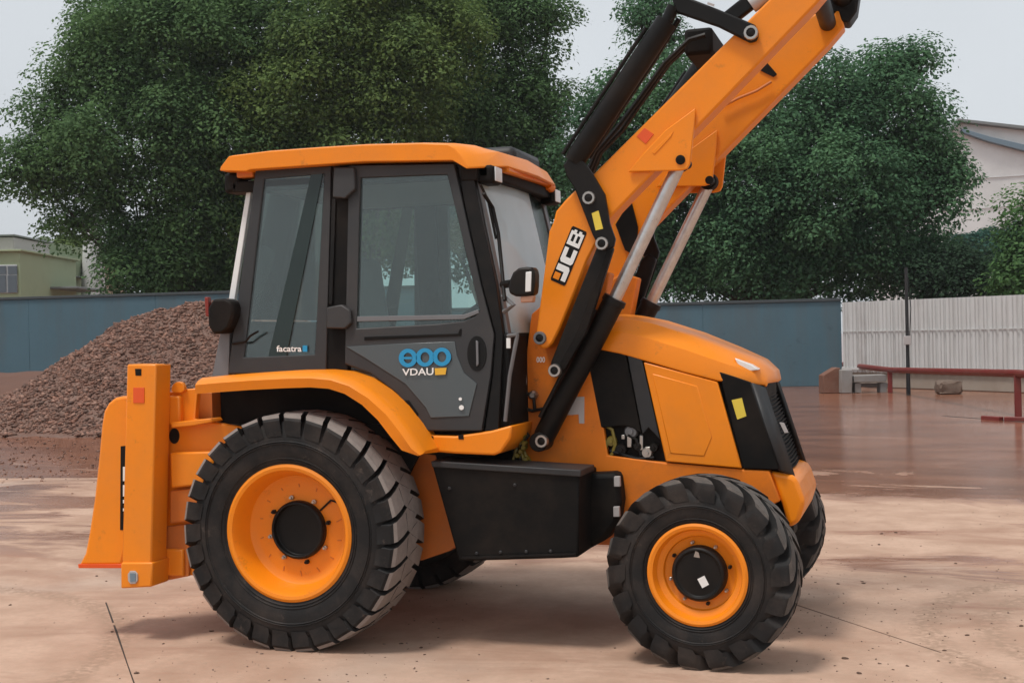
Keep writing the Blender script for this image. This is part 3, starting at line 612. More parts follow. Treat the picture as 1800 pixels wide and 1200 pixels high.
# ---- wheels
def tyre_mesh(R, W, rim_r, N, lug_h, lug_w, sweep, reach, seg=72):
    bm = bmesh.new(); h = W/2; Rc = R-lug_h
    half = [(rim_r-.015, -h*.80), (rim_r+.02, -h*.90), (rim_r+(Rc-rim_r)*.30, -h*1.0), (rim_r+(Rc-rim_r)*.62, -h*1.02), (rim_r+(Rc-rim_r)*.83, -h*.95), (Rc-.012, -h*.80), (Rc, -h*.55)]
    prof = half+[(Rc+.004, 0)]+[(r, -y) for r, y in half[::-1]]
    add_lathe(bm, prof, seg, mi=0, closed=True)
    for sg in (-1, 1):
        for f_, wd_ in ((.14, .006), (.20, .004), (.52, .005), (.56, .005)):
            rr = rim_r+(Rc-rim_r)*f_; yy = -h*np.interp(f_, [0, .08, .30, .62], [.80, .90, 1.0, 1.02]); add_lathe(bm, [(rr-wd_, yy*sg*-1*-1), (rr, (yy-.006)*sg), (rr+wd_, yy*sg), (rr, (yy+.004)*sg)], seg, closed=True)
    pitch = 2*math.pi/N
    def shell(t):                      # t 0..1 from low shoulder to the far reach: (base radius, top radius, y)
        pts = [(0, Rc*.87, Rc*.885, -h*1.025), (.14, Rc*.92, R*.938, -h*1.03), (.27, Rc*.93, R*.985, -h*.93), (.45, Rc*.96, R*.998, -h*.62), (1, Rc*.96, R, h*reach)]
        for a, b in zip(pts, pts[1:]):
            if t <= b[0]:
                f = (t-a[0])/(b[0]-a[0]); return [a[i]+(b[i]-a[i])*f for i in (1, 2, 3)]
        return pts[-1][1:]
    for sd in (1, -1):
        for k in range(N):
            th0 = k*pitch+(pitch/2 if sd < 0 else 0); secs = []
            for t in (0, .07, .14, .2, .27, .36, .45, .65, .85, 1.0):
                rb, rtp, y = shell(t); ph = th0+sweep*t**1.25; w0 = lug_w*pitch*(.465+.035*min(1, t*3)); w1 = w0*.93
                if t > .9: w1 *= .9
                ring = []
                for rr, aa in ((rb, ph-w0), (rtp, ph-w1), (rtp, ph+w1), (rb, ph+w0)):
                    ring.append(bm.verts.new((rr*math.cos(aa), y*sd, rr*math.sin(aa))))
                secs.append(ring)
            for i, (a, b) in enumerate(zip(secs, secs[1:])):
                for j in range(3):
                    f = bm.faces.new((a[j], a[j+1], b[j+1], b[j])); f.material_index = 1 if (j == 1 and i >= 3) else 0
            bm.faces.new(secs[0]); bm.faces.new(secs[-1][::-1])
    return bm
def wheel(cx, cz, yo, R, W, rim_r, N, lh, lw, sweep, reach, rimprof, hubprof, bolts, steer=0., front=False):
    side = SIDE
    wh = empty('wheel', (cx, yo*side, cz), mc)
    wh.rotation_euler.z = steer
    def put(o):
        o.parent = wh; return o
    globals()['SIDE'] = 1
    fl = (lambda b: [setattr(v.co, 'y', -v.co.y) for v in b.verts]) if side < 0 else (lambda b: None)
    bm = tyre_mesh(R, W, rim_r, N, lh, lw, sweep, reach); fl(bm); put(finish('tyre', bm, [M['rubber'], M['tread_dark'] if front else M['tread']], wh))
    bm = bmesh.new(); add_lathe(bm, rimprof, 64); fl(bm); put(finish('rim', bm, OR if not front else OR, wh))
    bm = bmesh.new(); add_lathe(bm, hubprof, 40); fl(bm); put(finish('hub', bm, BK, wh, .004))
    n, br, by, bs = bolts
    for i in range(n):
        a = 2*math.pi*(i+.3)/n; bm = bmesh.new(); add_lathe(bm, [(bs, 0), (bs, -.02), (bs*.7, -.022), (bs*.6, -.034)], 6, (br*math.cos(a), by, br*math.sin(a))); fl(bm); put(finish('wheel_bolt', bm, M['steel'] if i % 3 else M['black'], wh))
    globals()['SIDE'] = side
    return wh
RW = dict(cx=-.055, cz=.657, yo=-.89, R=.672, W=.42, rim_r=.368, N=30, lh=.046, lw=.84, sweep=.20, reach=.34,
    rimprof=[(.29, .17), (.368, .175), (.368, -.165), (.386, -.178), (.386, -.192), (.370, -.200), (.352, -.196), (.338, -.172), (.322, -.10), (.309, -.066), (.286, -.050), (.26, -.047), (.16, -.047)],
    hubprof=[(.15, .1), (.166, -.04), (.166, -.078), (.156, -.092), (.146, -.092), (.144, -.056), (.05, -.052)], bolts=(8, .187, -.047, .013))
FW = dict(cx=2.225, cz=.488, yo=-.85, R=.496, W=.30, rim_r=.250, N=18, lh=.058, lw=.62, sweep=.50, reach=.12,
    rimprof=[(.20, .12), (.250, .125), (.250, -.115), (.264, -.128), (.264, -.140), (.251, -.147), (.235, -.142), (.227, -.115), (.222, -.098), (.204, -.092), (.193, -.085), (.188, -.066), (.176, -.060), (.12, -.060)],
    hubprof=[(.13, .05), (.143, -.055), (.143, -.10), (.134, -.118), (.122, -.122), (.114, -.108), (.04, -.112)], bolts=(8, .160, -.060, .010), front=True)
for SIDE in (1, -1):
    a = wheel(**RW); b = wheel(**FW, steer=-.09)
    if SIDE == 1:
        wn_r, wn_f = a, b
SIDE = 1
# weld marks round the near rear rim, paper tag and the brace on the hubs
for i in range(14):
    a = 2*math.pi*(i+.5)/14
    bm = bmesh.new(); c = Vector((.25*math.cos(a), -.0485, .25*math.sin(a))); d = Vector((math.cos(a+.25), 0, math.sin(a+.25)))*random.uniform(.008, .017)
    add_beam(bm, tuple(c-d), tuple(c+d), .006, .004, up=(0, 1, 0)); o = finish('weld_mark', bm, M['orange_dirty'], wn_r)
bm = bmesh.new(); add_prism(bm, [(.02, -.1125, -.07), (.055, -.1125, -.05), (.032, -.1125, -.005), (-.005, -.1125, -.025)], (0, -.002, 0)); finish('paper_tag', bm, M['white'], wn_f)
bm = bmesh.new(); add_prism(bm, [(-.02, -.1165, .09), (.012, -.1165, .085), (.006, -.1165, .112), (-.01, -.1165, .12)], (0, -.004, 0)); finish('clip', bm, M['steel'], wn_f)
tube('valve_stem', [(.13, -.05, .11), (.20, -.055, .17), (.24, -.06, .16)], .006, M['black'], wn_r, 6)

# ---- chassis
ch = empty('chassis', (0, 0, 0), mc)
def tower():
    plate('frame_plate', [(916, 812), (918, 700), (926, 612), (934, 552), (972, 520), (1040, 470), (1072, 480), (1046, 620), (1056, 720), (1068, 800), (1170, 813), (1306, 825), (1352, 827), (1372, 880), (1330, 900), (1180, 960), (1095, 960), (1085, 836)], -.435, .12, M['orange_worn'], ch, .008)
for SIDE in (1, -1): tower()
SIDE = 1
box('main_beam', -.95, 2.45, -.36, .36, .52, .90, M['orange_dirty'], ch, .01)
box('engine_block', 1.2, 2.5, -.27, .27, .9, 1.45, BM, ch, .02)
bm = bmesh.new(); add_lathe(bm, [(.09, -.72), (.10, -.5), (.11, -.3), (.17, -.12), (.19, 0), (.17, .12), (.11, .3), (.10, .5), (.09, .72)], 16, (2.235, 0, .47)); finish('front_axle', bm, BM, ch)
bm = bmesh.new(); add_lathe(bm, [(.15, -.80), (.15, -.45), (.19, -.2), (.24, 0), (.19, .2), (.15, .45), (.15, .80)], 18, (0, 0, .66)); finish('back_axle', bm, BM, ch)
for SIDE in (1, -1):
    plate('side_frame', [(600, 770), (765, 800), (806, 955), (790, 968), (740, 985), (600, 930)], -.56, .10, M['orange_dirty'], ch, .006)
    box('axle_support', 2.0, 2.5, -.40, -.30, .40, .85, BM, ch)
SIDE = 1

# ---- black side tank with its folded top
def tank():
    tk = plate('side_tank', [(758, 814), (1018, 833), (1017, 979), (985, 981), (806, 986)], -.82, .46, BM, mc, .012)
    bm = bmesh.new(); a = P(757, 810, -.835); b = P(1021, 826, -.835); c = P(1021, 838, -.835); d = P(759, 821, -.835)
    add_prism(bm, [a, b, c, d], (0, .3, 0)); finish('tank_cover', bm, M['grille'], tk, .006)
    bm = bmesh.new(); q = [(1022, 833), (1086, 830), (1092, 880), (1086, 920), (1062, 950), (1022, 972)]
    add_prism(bm, [P(x, y, -.55) for x, y in q], (0, .3, 0)); finish('tank_front', bm, M['black_matte'], tk, .03)
    for x, y in ((1084, 846), (1083, 899)):
        plate('bracket', [(x-5, y-9), (x+5, y-9), (x+6, y+9), (x-5, y+9)], -.565, .03, M['label_grey'], tk, .003)
    for x, y in ((838, 972), (880, 970), (925, 969), (968, 968), (905, 852), (790, 858)):
        c = P(x, y, -.822); bm = bmesh.new(); add_lathe(bm, [(.010, .01), (.010, -.004), (.006, -.008)], 6, tuple(c)); finish('tank_bolt', bm, M['grille'], tk)
    bm = bmesh.new(); add_beam(bm, tuple(P(812, 980, -.826)), tuple(P(1012, 973, -.826)), .01, .012); finish('tank_seam', bm, M['black'], tk)
for SIDE in (1, -1): tank()
SIDE = 1

# ---- mudguards
FU = [(346, 668), (385, 664), (440, 660), (500, 656.5), (548, 656), (585, 659.5), (620, 671), (655, 693), (688, 722), (714, 755), (734, 786), (741, 798)]
FLw = [(343, 692), (384, 689), (440, 685), (500, 682), (546, 680.5), (578, 683), (606, 692), (636, 711), (664, 738), (687, 768), (706, 791), (735, 801)]
def fender():
    bm = bmesh.new(); Yo, Yi = -1.085, -.70; n = len(FU)
    U0 = [P(x, y, Yo) for x, y in FU]; L0 = [P(x, y, Yo) for x, y in FLw]
    rows = []
    for u, l in zip(U0, L0):
        dn = (l-u); 
        r = [l+np.array([0, .035, 0]), l, l*.35+u*.65+np.array([0, -.012, 0]), u+dn*.06+np.array([0, .012, 0]), u+np.array([0, .06, .012]), u+np.array([0, Yi-Yo, .014]), u+np.array([0, Yi-Yo, -.02]), u+dn*.3+np.array([0, .06, 0])]
        rows.append([bm.verts.new(q) for q in r])
    k = len(rows[0])
    for a, b in zip(rows, rows[1:]):
        for j in range(k): bm.faces.new((a[j], a[(j+1) % k], b[(j+1) % k], b[j]))
    bm.faces.new(rows[0]); bm.faces.new(rows[-1][::-1])
    fd = finish('mudguard', bm, OR, mc)
    px = FLw[1:]+[(720, 830), (690, 900), (420, 900), (380, 800)]
    plate('arch_liner', px, -.70, .03, BM, fd, 0)
    plate('mudguard_end', [(345, 690), (372, 690), (374, 742), (342, 736)], -.80, .10, M['orange_dirty'], fd, .003)
    plate('sill', [(735, 764), (800, 766), (862, 757), (900, 747), (897, 770), (880, 795), (868, 800), (800, 797), (741, 792)], -.83, .40, OR, fd, .012)
    for x, y in ((757, 770), (810, 768)): plate('clip', [(x-5, y-4), (x+4, y-4), (x+5, y+4), (x-4, y+4)], -.834, .006, BM, fd, .001)
for SIDE in (1, -1): fender()
SIDE = 1

# ---- cab: shell, roof, glass, door
cab = empty('cab', (0, 0, 0), mc)
K = .07; YS = -.80
def cs(name, px, dy, th, m, par=None, bevel=.004, sm=0): return plate(name, px, YS+dy, th, m, par or cab, bevel, K, sm)
QO = [(400, 657), (449, 298), (582, 292), (573, 655)]; QI = [(428, 628), (464, 314), (570, 305), (553, 623)]
DO = [(606, 640), (613, 291), (798, 288), (812, 352), (845, 500), (868, 588), (862, 660), (846, 757), (736, 757), (728, 738), (700, 694), (652, 657)]
DI = [(626, 577), (633, 312), (786, 306), (797, 352), (825, 470), (843, 546), (834, 556), (815, 564), (770, 569), (720, 572), (680, 574), (650, 576)]
def cabside():
    ring_plate('quarter_frame', QO, QI, YS, .05, CHC, cab, .006, K)
    pane = cs('quarter_glass', QI, .012, .008, M['glass'], bevel=0)
    cs('rear_post', [(372, 663), (392, 560), (404, 556), (402, 663)], .02, .05, M['greymetal'])
    cs('roll_bar', [(549, 296), (569, 296), (500, 645), (467, 645)], .006, .004, M['smoked'])
    cs('middle_post', [(573, 292), (616, 290), (611, 655), (572, 662)], .012, .05, BM)
    cs('bottom_rail', [(373, 664), (606, 654), (606, 668), (372, 678)], .01, .08, BM)
    # door: frame ring, window pane, lower pane, handle, hinges
    dr = ring_plate('door', DO, DI, YS-.012, .05, CHC, cab, .006, K)
    cs('door_glass', DI, .004, .008, M['glass'], dr, 0)
    cs('lower_glass', [(608, 609), (700, 604), (799, 600), (803, 625), (815, 655), (838, 674), (824, 731), (757, 734), (748, 716), (712, 674), (640, 628)], -.018, .008, M['lowglass'], dr, .002)
    cs('handle_recess', disc_px(838, 621, 17, 31), -.017, .006, M['black'], dr, .001); cs('door_handle', [(836, 598), (840, 600), (841, 640), (837, 644)], -.03, .014, M['greymetal'], dr, .003)
    cs('window_sill_bar', [(628, 556), (815, 553), (840, 544), (842, 550), (815, 561), (627, 565)], -.015, .02, M['greymetal'], dr, .002)
    cs('latch_cover', [(640, 592), (805, 586), (808, 578), (811, 578), (810, 590), (640, 598)], -.018, .008, BM, dr, .002)
    cs('door_vent', [(711, 703), (718, 703), (735, 727), (733, 733), (723, 731)], -.018, .008, BM, dr, .002)
    for q in ([(586, 294), (622, 294), (624, 332), (606, 349), (584, 347)], [(574, 540), (600, 535), (615, 545), (617, 567), (606, 578), (573, 577)]):
        hg = cs('door_hinge', q, -.045, .05, CHC, None, .008)
    cs('hinge_gap', [(583, 350), (590, 350), (584, 535), (577, 535)], -.002, .02, M['black'])
    # front post: dark bar then the grey outer bracket
    cs('front_post', [(805, 290), (828, 290), (848, 390), (872, 500), (884, 590), (876, 757), (852, 757), (866, 660), (871, 588), (847, 498), (815, 352)], .0, .07, BK)
    cs('post_trim', [(824, 290), (834, 289), (856, 392), (886, 540), (896, 600), (888, 690), (880, 690), (884, 592), (874, 500), (849, 392)], .05, .06, M['greymetal'])
M['smoked'] = mat('smoked_band', (.012, .024, .022), .25, var=.2)
M['lowglass'] = mat('door_lower_panel', (.075, .088, .092), .22, var=.06, vscale=2, dust=DUST, dustamt=.08)
for SIDE in (1, -1): cabside()
SIDE = 1
# decals on the near side
def text_plate(name, txt, quad, Y, m, parent, k=0.):
    """flat lettering mapped on the photo quad (lower left, lower right, upper right, upper left)"""
    cu = bpy.data.curves.new('text', 'FONT'); cu.body = txt; cu.resolution_u = 3; cu.offset = .018; to = bpy.data.objects.new('text', cu); COL.objects.link(to)
    dg = bpy.context.evaluated_depsgraph_get(); me = bpy.data.meshes.new_from_object(to.evaluated_get(dg)); bpy.data.objects.remove(to); bpy.data.curves.remove(cu)
    co = np.array([v.co for v in me.vertices]); mn = co.min(0); sz = np.maximum(co.max(0)-mn, 1e-6); uv = (co-mn)/sz
    a, b, c, d = [np.array(q, float) for q in quad]
    for v, (u, w_, _) in zip(me.vertices, uv):
        q = (a*(1-u)+b*u)*(1-w_)+(d*(1-u)+c*u)*w_; v.co = P(q[0], q[1], Y, k)
    me.materials.clear(); me.materials.append(m); o = bpy.data.objects.new(name, me); COL.objects.link(o); o.parent = parent; return o
def decal_door():
    y0 = -.028
    for i, (cx, cy) in enumerate(((717, 629), (747, 628), (776.5, 627))):
        o = chaikin(disc_px(cx, cy, 16.5, 16.5, 14), 1); q = disc_px(cx, cy, 8, 9.5, 14); q = chaikin(q, 1)
        if True: ring_plate('eco_ring', o, q, YS+y0, .002, M['blue'], cab, 0, K)
        else:
            a0_, a1_ = ((.10, 1.82) if i else (.10, 2.0)); tt = np.linspace(a0_*math.pi, a1_*math.pi, 30)
            arc = [(cx+16.5*math.cos(t), cy+16.5*math.sin(t)) for t in tt]+[(cx+8*math.cos(t), cy+9.5*math.sin(t)) for t in tt[::-1]]
            cs('eco_arc', arc, y0, .002, M['blue'], None, 0)
    cs('eco_bar', [(709, 627), (724, 627), (724, 631), (709, 631)], y0-.0004, .002, M['blue'], None, 0)
    text_plate('door_lettering', 'VDAU', [(707, 660), (762, 659), (762, 646), (707, 648)], YS+y0-.001, M['white'], cab, K)
    cs('yellow_mark', [(764, 647), (785, 646), (783, 658), (765, 659)], y0, .002, M['yellow'], None, 0)
    for x, y, r in ((809, 701, 3), (811, 716, 4.5)): cs('white_spot', disc_px(x, y, r, r, 8), y0, .002, M['white'], None, 0)
decal_door()
text_plate('window_lettering', 'facatra', [(486, 618), (530, 618), (530, 607), (486, 607)], YS+.002, M['white'], cab, K)
cs('window_badge', [(532, 607), (540, 607), (540, 618), (532, 618)], .003, .002, M['blue'], None, 0)
tube('window_latch', [tuple(P(408, 604, YS-.01, K)), tuple(P(432, 600, YS-.03, K)), tuple(P(440, 590, YS-.04, K)), tuple(P(454, 582, YS-.04, K))], .007, BK, cab, 8)
# roof
def zx(px, py, Y): q = P(px, py, Y); return q[0], q[2]
RT = [(386, 300), (388, 293), (402, 275), (470, 266.5), (560, 260), (640, 255), (740, 252.5), (815, 252), (840, 258), (868, 273), (889, 290), (884, 293), (830, 279.5), (640, 284), (440, 298), (432, 301)]
bm = bmesh.new(); prof = [P(x, y, -.79) for x, y in RT]
secs = []
top_i = set(range(2, 10))
for Y, ins, drop in ((-.79, 0, 0), (-.74, 0, .012), (-.5, 0, .03), (0, 0, .04), (.5, 0, .03), (.74, 0, .012), (.79, 0, 0)):
    pull = {.79: .22, .74: .16, .5: .08, 0: .05}[abs(Y)]
    secs.append([bm.verts.new((p[0]-pull*max(0, (p[0]-.75)/.42), Y, p[2]+(drop if i in top_i else 0)+(min(.032, (.79-abs(Y))*.11) if i in (9, 10, 11) else 0))) for i, p in enumerate(prof)])
nP = len(prof)
for a, b in zip(secs, secs[1:]):
    for j in range(nP): bm.faces.new((a[j], a[(j+1) % nP], b[(j+1) % nP], b[j]))
bm.faces.new(secs[0]); bm.faces.new(secs[-1][::-1])
roof = finish('cab_roof', bm, OR, mc, .012, seg=3)
q0 = P(882, 294, -.5); q1 = np.array([q0[0]-.01, .52, q0[2]+.012])
bm = bmesh.new(); add_beam(bm, tuple(q0+np.array([.01, .02, -.012])), tuple(q1), .05, .035); finish('roof_lip', bm, OR, roof, .01)
bm = bmesh.new(); add_tube(bm, [tuple(q1+np.array([0, -.06, -.005])), tuple(q1+np.array([0, .03, -.02]))], .035, 12); finish('lip_end', bm, OR, roof)
bm = bmesh.new(); add_box(bm, .62, .94, .12, .70, 2.72, 2.915); finish('roof_unit', bm, M['grille'], roof, .04)
bm = bmesh.new(); add_box(bm, -.40, .80, -.64, .64, 2.625, 2.690); finish('roof_lining', bm, M['interior'], roof, .02)
for x0, x1, y0, y1 in ((-.58, -.401, -.70, .70), (.801, 1.04, -.70, .70), (-.4, .8, -.70, -.641), (-.4, .8, .641, .70)):
    bm = bmesh.new(); add_box(bm, x0, x1, y0, y1, 2.62, 2.685); finish('roof_frame', bm, BM, roof, .01)
def lights():
    bm = bmesh.new(); c = P(858, 305, -.70); add_box(bm, c[0]-.07, c[0]+.03, c[1], c[1]+.16, c[2]-.055, c[2]+.05); wl = finish('work_light', bm, BM, roof, .02)
    bm = bmesh.new(); add_box(bm, c[0]+.031, c[0]+.038, c[1]+.02, c[1]+.14, c[2]-.04, c[2]+.04); finish('light_lens', bm, M['lamp'], roof, .006)
    bm = bmesh.new(); c = P(408, 318, -.70); add_box(bm, c[0]-.06, c[0]+.04, c[1], c[1]+.16, c[2]-.07, c[2]+.05); finish('work_light', bm, BM, roof, .02)
    bm = bmesh.new(); c = P(428, 306, -.72); add_box(bm, c[0]-.05, c[0]+.06, c[1], c[1]+.1, c[2]-.02, c[2]+.05); finish('roof_bracket', bm, M['orange_dirty'], roof, .01)
for SIDE in (1, -1): lights()
SIDE = 1
# windscreen, front wall, rear screen
a0 = P(830, 292, YS+.05, K); b0 = P(889, 585, YS+.05, K)
nW = 7; bm = bmesh.new()
def wsx(t, s): return (a0[0]*(1-t)+b0[0]*t)+.05*(1-s*s)
grid = [[bm.verts.new((wsx(t, s), s*abs(a0[1]*(1-t)+b0[1]*t), a0[2]*(1-t)+b0[2]*t)) for s in np.linspace(-1, 1, 13)] for t in np.linspace(0, 1, nW)]
for i in range(nW-1):
    for j in range(12): bm.faces.new((grid[i][j], grid[i][j+1], grid[i+1][j+1], grid[i+1][j]))
bm.faces.ensure_lookup_table()
for f in bm.faces:
    if f.calc_center_median().y > .22: f.material_index = 1
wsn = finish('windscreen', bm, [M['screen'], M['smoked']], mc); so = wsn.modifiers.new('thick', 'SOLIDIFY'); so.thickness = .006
def PX(px, py, X):
    d = ray(px, py); return _c+d*((X-CX)/d[0])
tube('wiper', [tuple(PX(x, y, wsx(t, -.5)+.035)) for x, y, t in ((850, 340, .15), (866, 365, .25), (876, 410, .4), (882, 470, .6), (887, 528, .8))], .011, BK, wsn, 8)
tube('wiper_blade', [tuple(PX(x, y, wsx(t, -.5)+.022)) for x, y, t in ((845, 325, .1), (858, 352, .2), (872, 420, .4))], .008, BK, wsn, 6)
bm = bmesh.new(); add_box(bm, b0[0]-.12, b0[0]+.03, -.77, .77, 1.18, b0[2]); finish('front_wall', bm, BM, cab, .02)
bm = bmesh.new(); add_box(bm, a0[0]-.05, a0[0]+.05, -.73, .73, a0[2]-.09, a0[2]+.01); finish('header_rail', bm, BM, cab, .01)
bm = bmesh.new(); r0 = P(402, 660, YS, K); r1 = P(449, 299, YS, K)
add_prism(bm, [(r0[0]+.01, -.76, r0[2]), (r0[0]+.05, -.76, r0[2]), (r0[0]+.05, -.76, r0[2]+.32), (r0[0]+.01, -.76, r0[2]+.32)], (0, 1.52, 0)); finish('back_wall', bm, BM, cab, .01)
bm = bmesh.new(); add_prism(bm, [(r0[0]+.04, -.72, r0[2]+.33), (r0[0]+.05, -.72, r0[2]+.33), (r1[0]+.02, -.68, r1[2]), (r1[0]+.01, -.68, r1[2])], (0, 1.4, 0)); finish('back_glass', bm, M['glass'], cab)
cs('corner_strip', [(436, 317), (444, 318), (412, 530), (401, 530)], .06, .03, M['white'], None, .004)
box('cab_floor', -.62, 1.05, -.76, .76, 1.16, 1.24, BM, cab)
box('transmission_cover', -.6, .9, -.55, .55, .86, 1.17, BM, cab)
# seat, steering, far-side blind
st = empty('seat', (.05, 0, 1.24), mc)
bm = bmesh.new(); add_box(bm, -.1, .42, -.26, .26, .22, .36); finish('cushion', bm, M['seat'], st, .05, seg=3)
bm = bmesh.new(); add_prism(bm, [(-.12, -.25, .32), (.02, -.25, .34), (-.08, -.25, 1.02), (-.2, -.25, 1.0)], (0, .5, 0)); finish('backrest', bm, M['seat'], st, .05, seg=3)
bm = bmesh.new(); add_box(bm, 0, .3, -.2, .2, 0, .24); finish('seat_base', bm, BM, st, .02)
sw = empty('steering_wheel', (.72, 0, 1.24), mc)
bm = bmesh.new(); tl = RAD(35); c = Vector((-.02, 0, .62)); pts = [c+Vector((.2*math.cos(a)*math.cos(tl), .2*math.sin(a), -.2*math.cos(a)*math.sin(tl)*-1)) for a in np.linspace(0, 2*math.pi, 25)]
add_tube(bm, pts, .016, 8, cap=False); finish('wheel_rim', bm, BK, sw)
bm = bmesh.new(); add_tube(bm, [(.12, 0, 0), (-.02, 0, .62)], [.06, .035], 10); finish('steering_column', bm, BM, sw)
bm = bmesh.new(); add_box(bm, .2, .36, -.3, .3, .0, .52); finish('dashboard', bm, M['interior'], sw, .03)
# mirrors and tail lamps
def mirror():
    mr_ = empty('mirror', (0, 0, 0), mc); Y = -.90
    bm = bmesh.new(); q = chaikin([(892, 500), (904, 472), (932, 468), (940, 474), (939, 512), (934, 520), (896, 521)], 1)
    add_prism(bm, [P(x, y, Y) for x, y in q], (0, .10, 0)); finish('mirror_housing', bm, BK, mr_, .012)
    plate('mirror_lens', [(924, 478), (934, 477), (933, 512), (923, 513)], Y-.006, .008, M['lamp'], mr_, .003)
    plate('indicator', [(914, 521), (938, 519), (936, 531), (915, 532)], Y+.01, .05, M['skinlens'], mr_, .006)
    tube('mirror_arm', [tuple(P(884, 500, -.78)), tuple(P(900, 498, Y+.05))], .022, BK, mr_, 8)
    bm = bmesh.new(); add_tube(bm, [tuple(P(884, 520, -.79)), tuple(P(903, 536, Y+.06)), tuple(P(886, 548, -.79))], .014, 8); finish('mirror_bracket', bm, M['greymetal'], mr_)
    tl_ = empty('tail_lamp', (0, 0, 0), mc)
    plate('lamp_housing', chaikin([(364, 526), (404, 524), (412, 548), (398, 585), (366, 588)], 1), -.86, .12, BM, tl_, .015)
    plate('lamp_lens', [(359, 522), (365, 522), (368, 556), (361, 556)], -.845, .04, M['red'], tl_, .005)
for SIDE in (1, -1): mirror()
SIDE = 1
# grab bar and step bits in front of the cab post
bm = bmesh.new(); add_tube(bm, [tuple(P(893, 590, -.80)), tuple(P(910, 588, -.84)), tuple(P(908, 596, -.84)), tuple(P(896, 660, -.82)), tuple(P(888, 740, -.80))], .011, 8); finish('grab_bar', bm, M['greymetal'], cab)
plate('switch_label', [(890, 594), (897, 594), (897, 612), (890, 612)], -.815, .01, M['white'], cab, .001)

# ---- bonnet
hood = empty('bonnet', (0, 0, 0), mc)
HL = [(1046, 612), (1090, 621), (1128, 632), (1200, 653), (1262, 669), (1312, 675), (1340, 678)]
HU = [(1076, 557), (1106, 560), (1146, 568), (1215, 590), (1282, 617), (1326, 640), (1347, 660)]
bm = bmesh.new(); rows = []
for i, ((lx, ly), (ux, uy)) in enumerate(zip(HL, HU)):
    lo = P(lx, ly, -.45); up = P(ux, uy, -.33); f = 1 if i < 5 else (.9 if i == 5 else .72)
    mid = lo*.4+up*.6; mid[1] = -.435
    half = [np.array([lo[0], -.45*f, lo[2]]), np.array([mid[0], -.425*f, mid[2]]), np.array([up[0], -.335*f, up[2]]), np.array([up[0]+.02*(i > 4), -.17, up[2]+.016])]
    rows.append([bm.verts.new(v) for v in half]+[bm.verts.new((up[0]+.03*(i > 4), 0, up[2]+.02))]+[bm.verts.new((v[0], -v[1], v[2])) for v in half[::-1]])
k = len(rows[0])
for a, b in zip(rows, rows[1:]):
    for j in range(k-1): bm.faces.new((a[j], a[j+1], b[j+1], b[j]))
ctr = P(1352, 676, -.3); e = [bm.verts.new((v.co.x+.012, v.co.y*.96, min(v.co.z, rows[-1][0].co.z+.02)-.012)) for v in rows[-1]]
for j in range(k-1): bm.faces.new((rows[-1][j], rows[-1][j+1], e[j+1], e[j]))
ho = finish('bonnet_cover', bm, OR, hood); so = ho.modifiers.new('thick', 'SOLIDIFY'); so.thickness = .022; so.offset = -1
bv = ho.modifiers.new('bevel', 'BEVEL'); bv.width = .008; bv.segments = 2; bv.limit_method = 'ANGLE'; bv.angle_limit = RAD(40)
# dark body under the bonnet
q = [(1040, 640), (1060, 616), (1128, 636), (1262, 672), (1318, 690), (1368, 826), (1170, 812), (1068, 800)]
bm = bmesh.new(); add_prism(bm, [P(x, y, -.39) for x, y in q], (0, .78, 0)); finish('engine_bay', bm, BM, hood)
def hoodside():
    Y = -.44
    plate('intake_panel', [(1034, 642), (1056, 612), (1100, 622), (1128, 762), (1112, 752), (1096, 748), (1056, 752)], Y+.004, .03, BM, hood, .006)
    plate('intake_cheek', [(1102, 622), (1128, 631), (1160, 772), (1140, 752), (1129, 764)], Y-.004, .03, M['grille'], hood, .006)
    sp = plate('side_panel', [(1131, 636), (1261, 671), (1304, 823), (1170, 811)], Y-.006, .035, OR, hood, .007)
    plate('panel_inset', [(1146, 656), (1226, 678), (1252, 768), (1238, 802), (1178, 797)], Y-.010, .012, OR, hood, .006)
    plate('nose_side', [(1264, 653), (1320, 672), (1371, 825), (1306, 823)], Y-.001, .03, BM, hood, .005)
    # engine parts in the opening
    for i, (x, y, r, m) in enumerate(((1092, 790, 12, 'black'), (1110, 758, 13, 'greymetal'), (1122, 784, 9, 'black'), (1138, 795, 11, 'steel'), (1075, 775, 10, 'hose'), (1150, 786, 9, 'black'))):
        c = P(x, y, -.405); bm = bmesh.new(); rr = r/330; add_lathe(bm, [(rr, .05), (rr, -.01), (rr*.8, -.022), (rr*.4, -.022), (rr*.35, -.034)], 14, tuple(c)); finish('pulley', bm, M[m], hood)
    for i, pts in enumerate((((1062, 745), (1076, 755), (1082, 780), (1074, 802)), ((1072, 792), (1098, 800), (1120, 806), (1150, 804)), ((1104, 764), (1118, 772), (1126, 800)), ((1060, 765), (1066, 782), (1062, 800)))):
        tube('engine_hose', [tuple(P(x, y, -.42)) for x, y in pts], .010, M['hose'] if i in (0, 3) else BK, hood, 7)
    for x, y, a, b in ((1106, 776, 4, 10), (1127, 778, 3, 13), (1140, 790, 6, 5), (1095, 768, 3, 4)):
        plate('engine_fitting', [(x-a, y-b), (x+a, y-b), (x+a, y+b), (x-a, y+b)], -.425, .02, M['steel'], hood, .003)
for SIDE in (1, -1): hoodside()
SIDE = 1
plate('warning_label', [(1286, 703), (1304, 699), (1312, 731), (1296, 737)], -.4435, .003, M['label_yellow'], hood, 0)
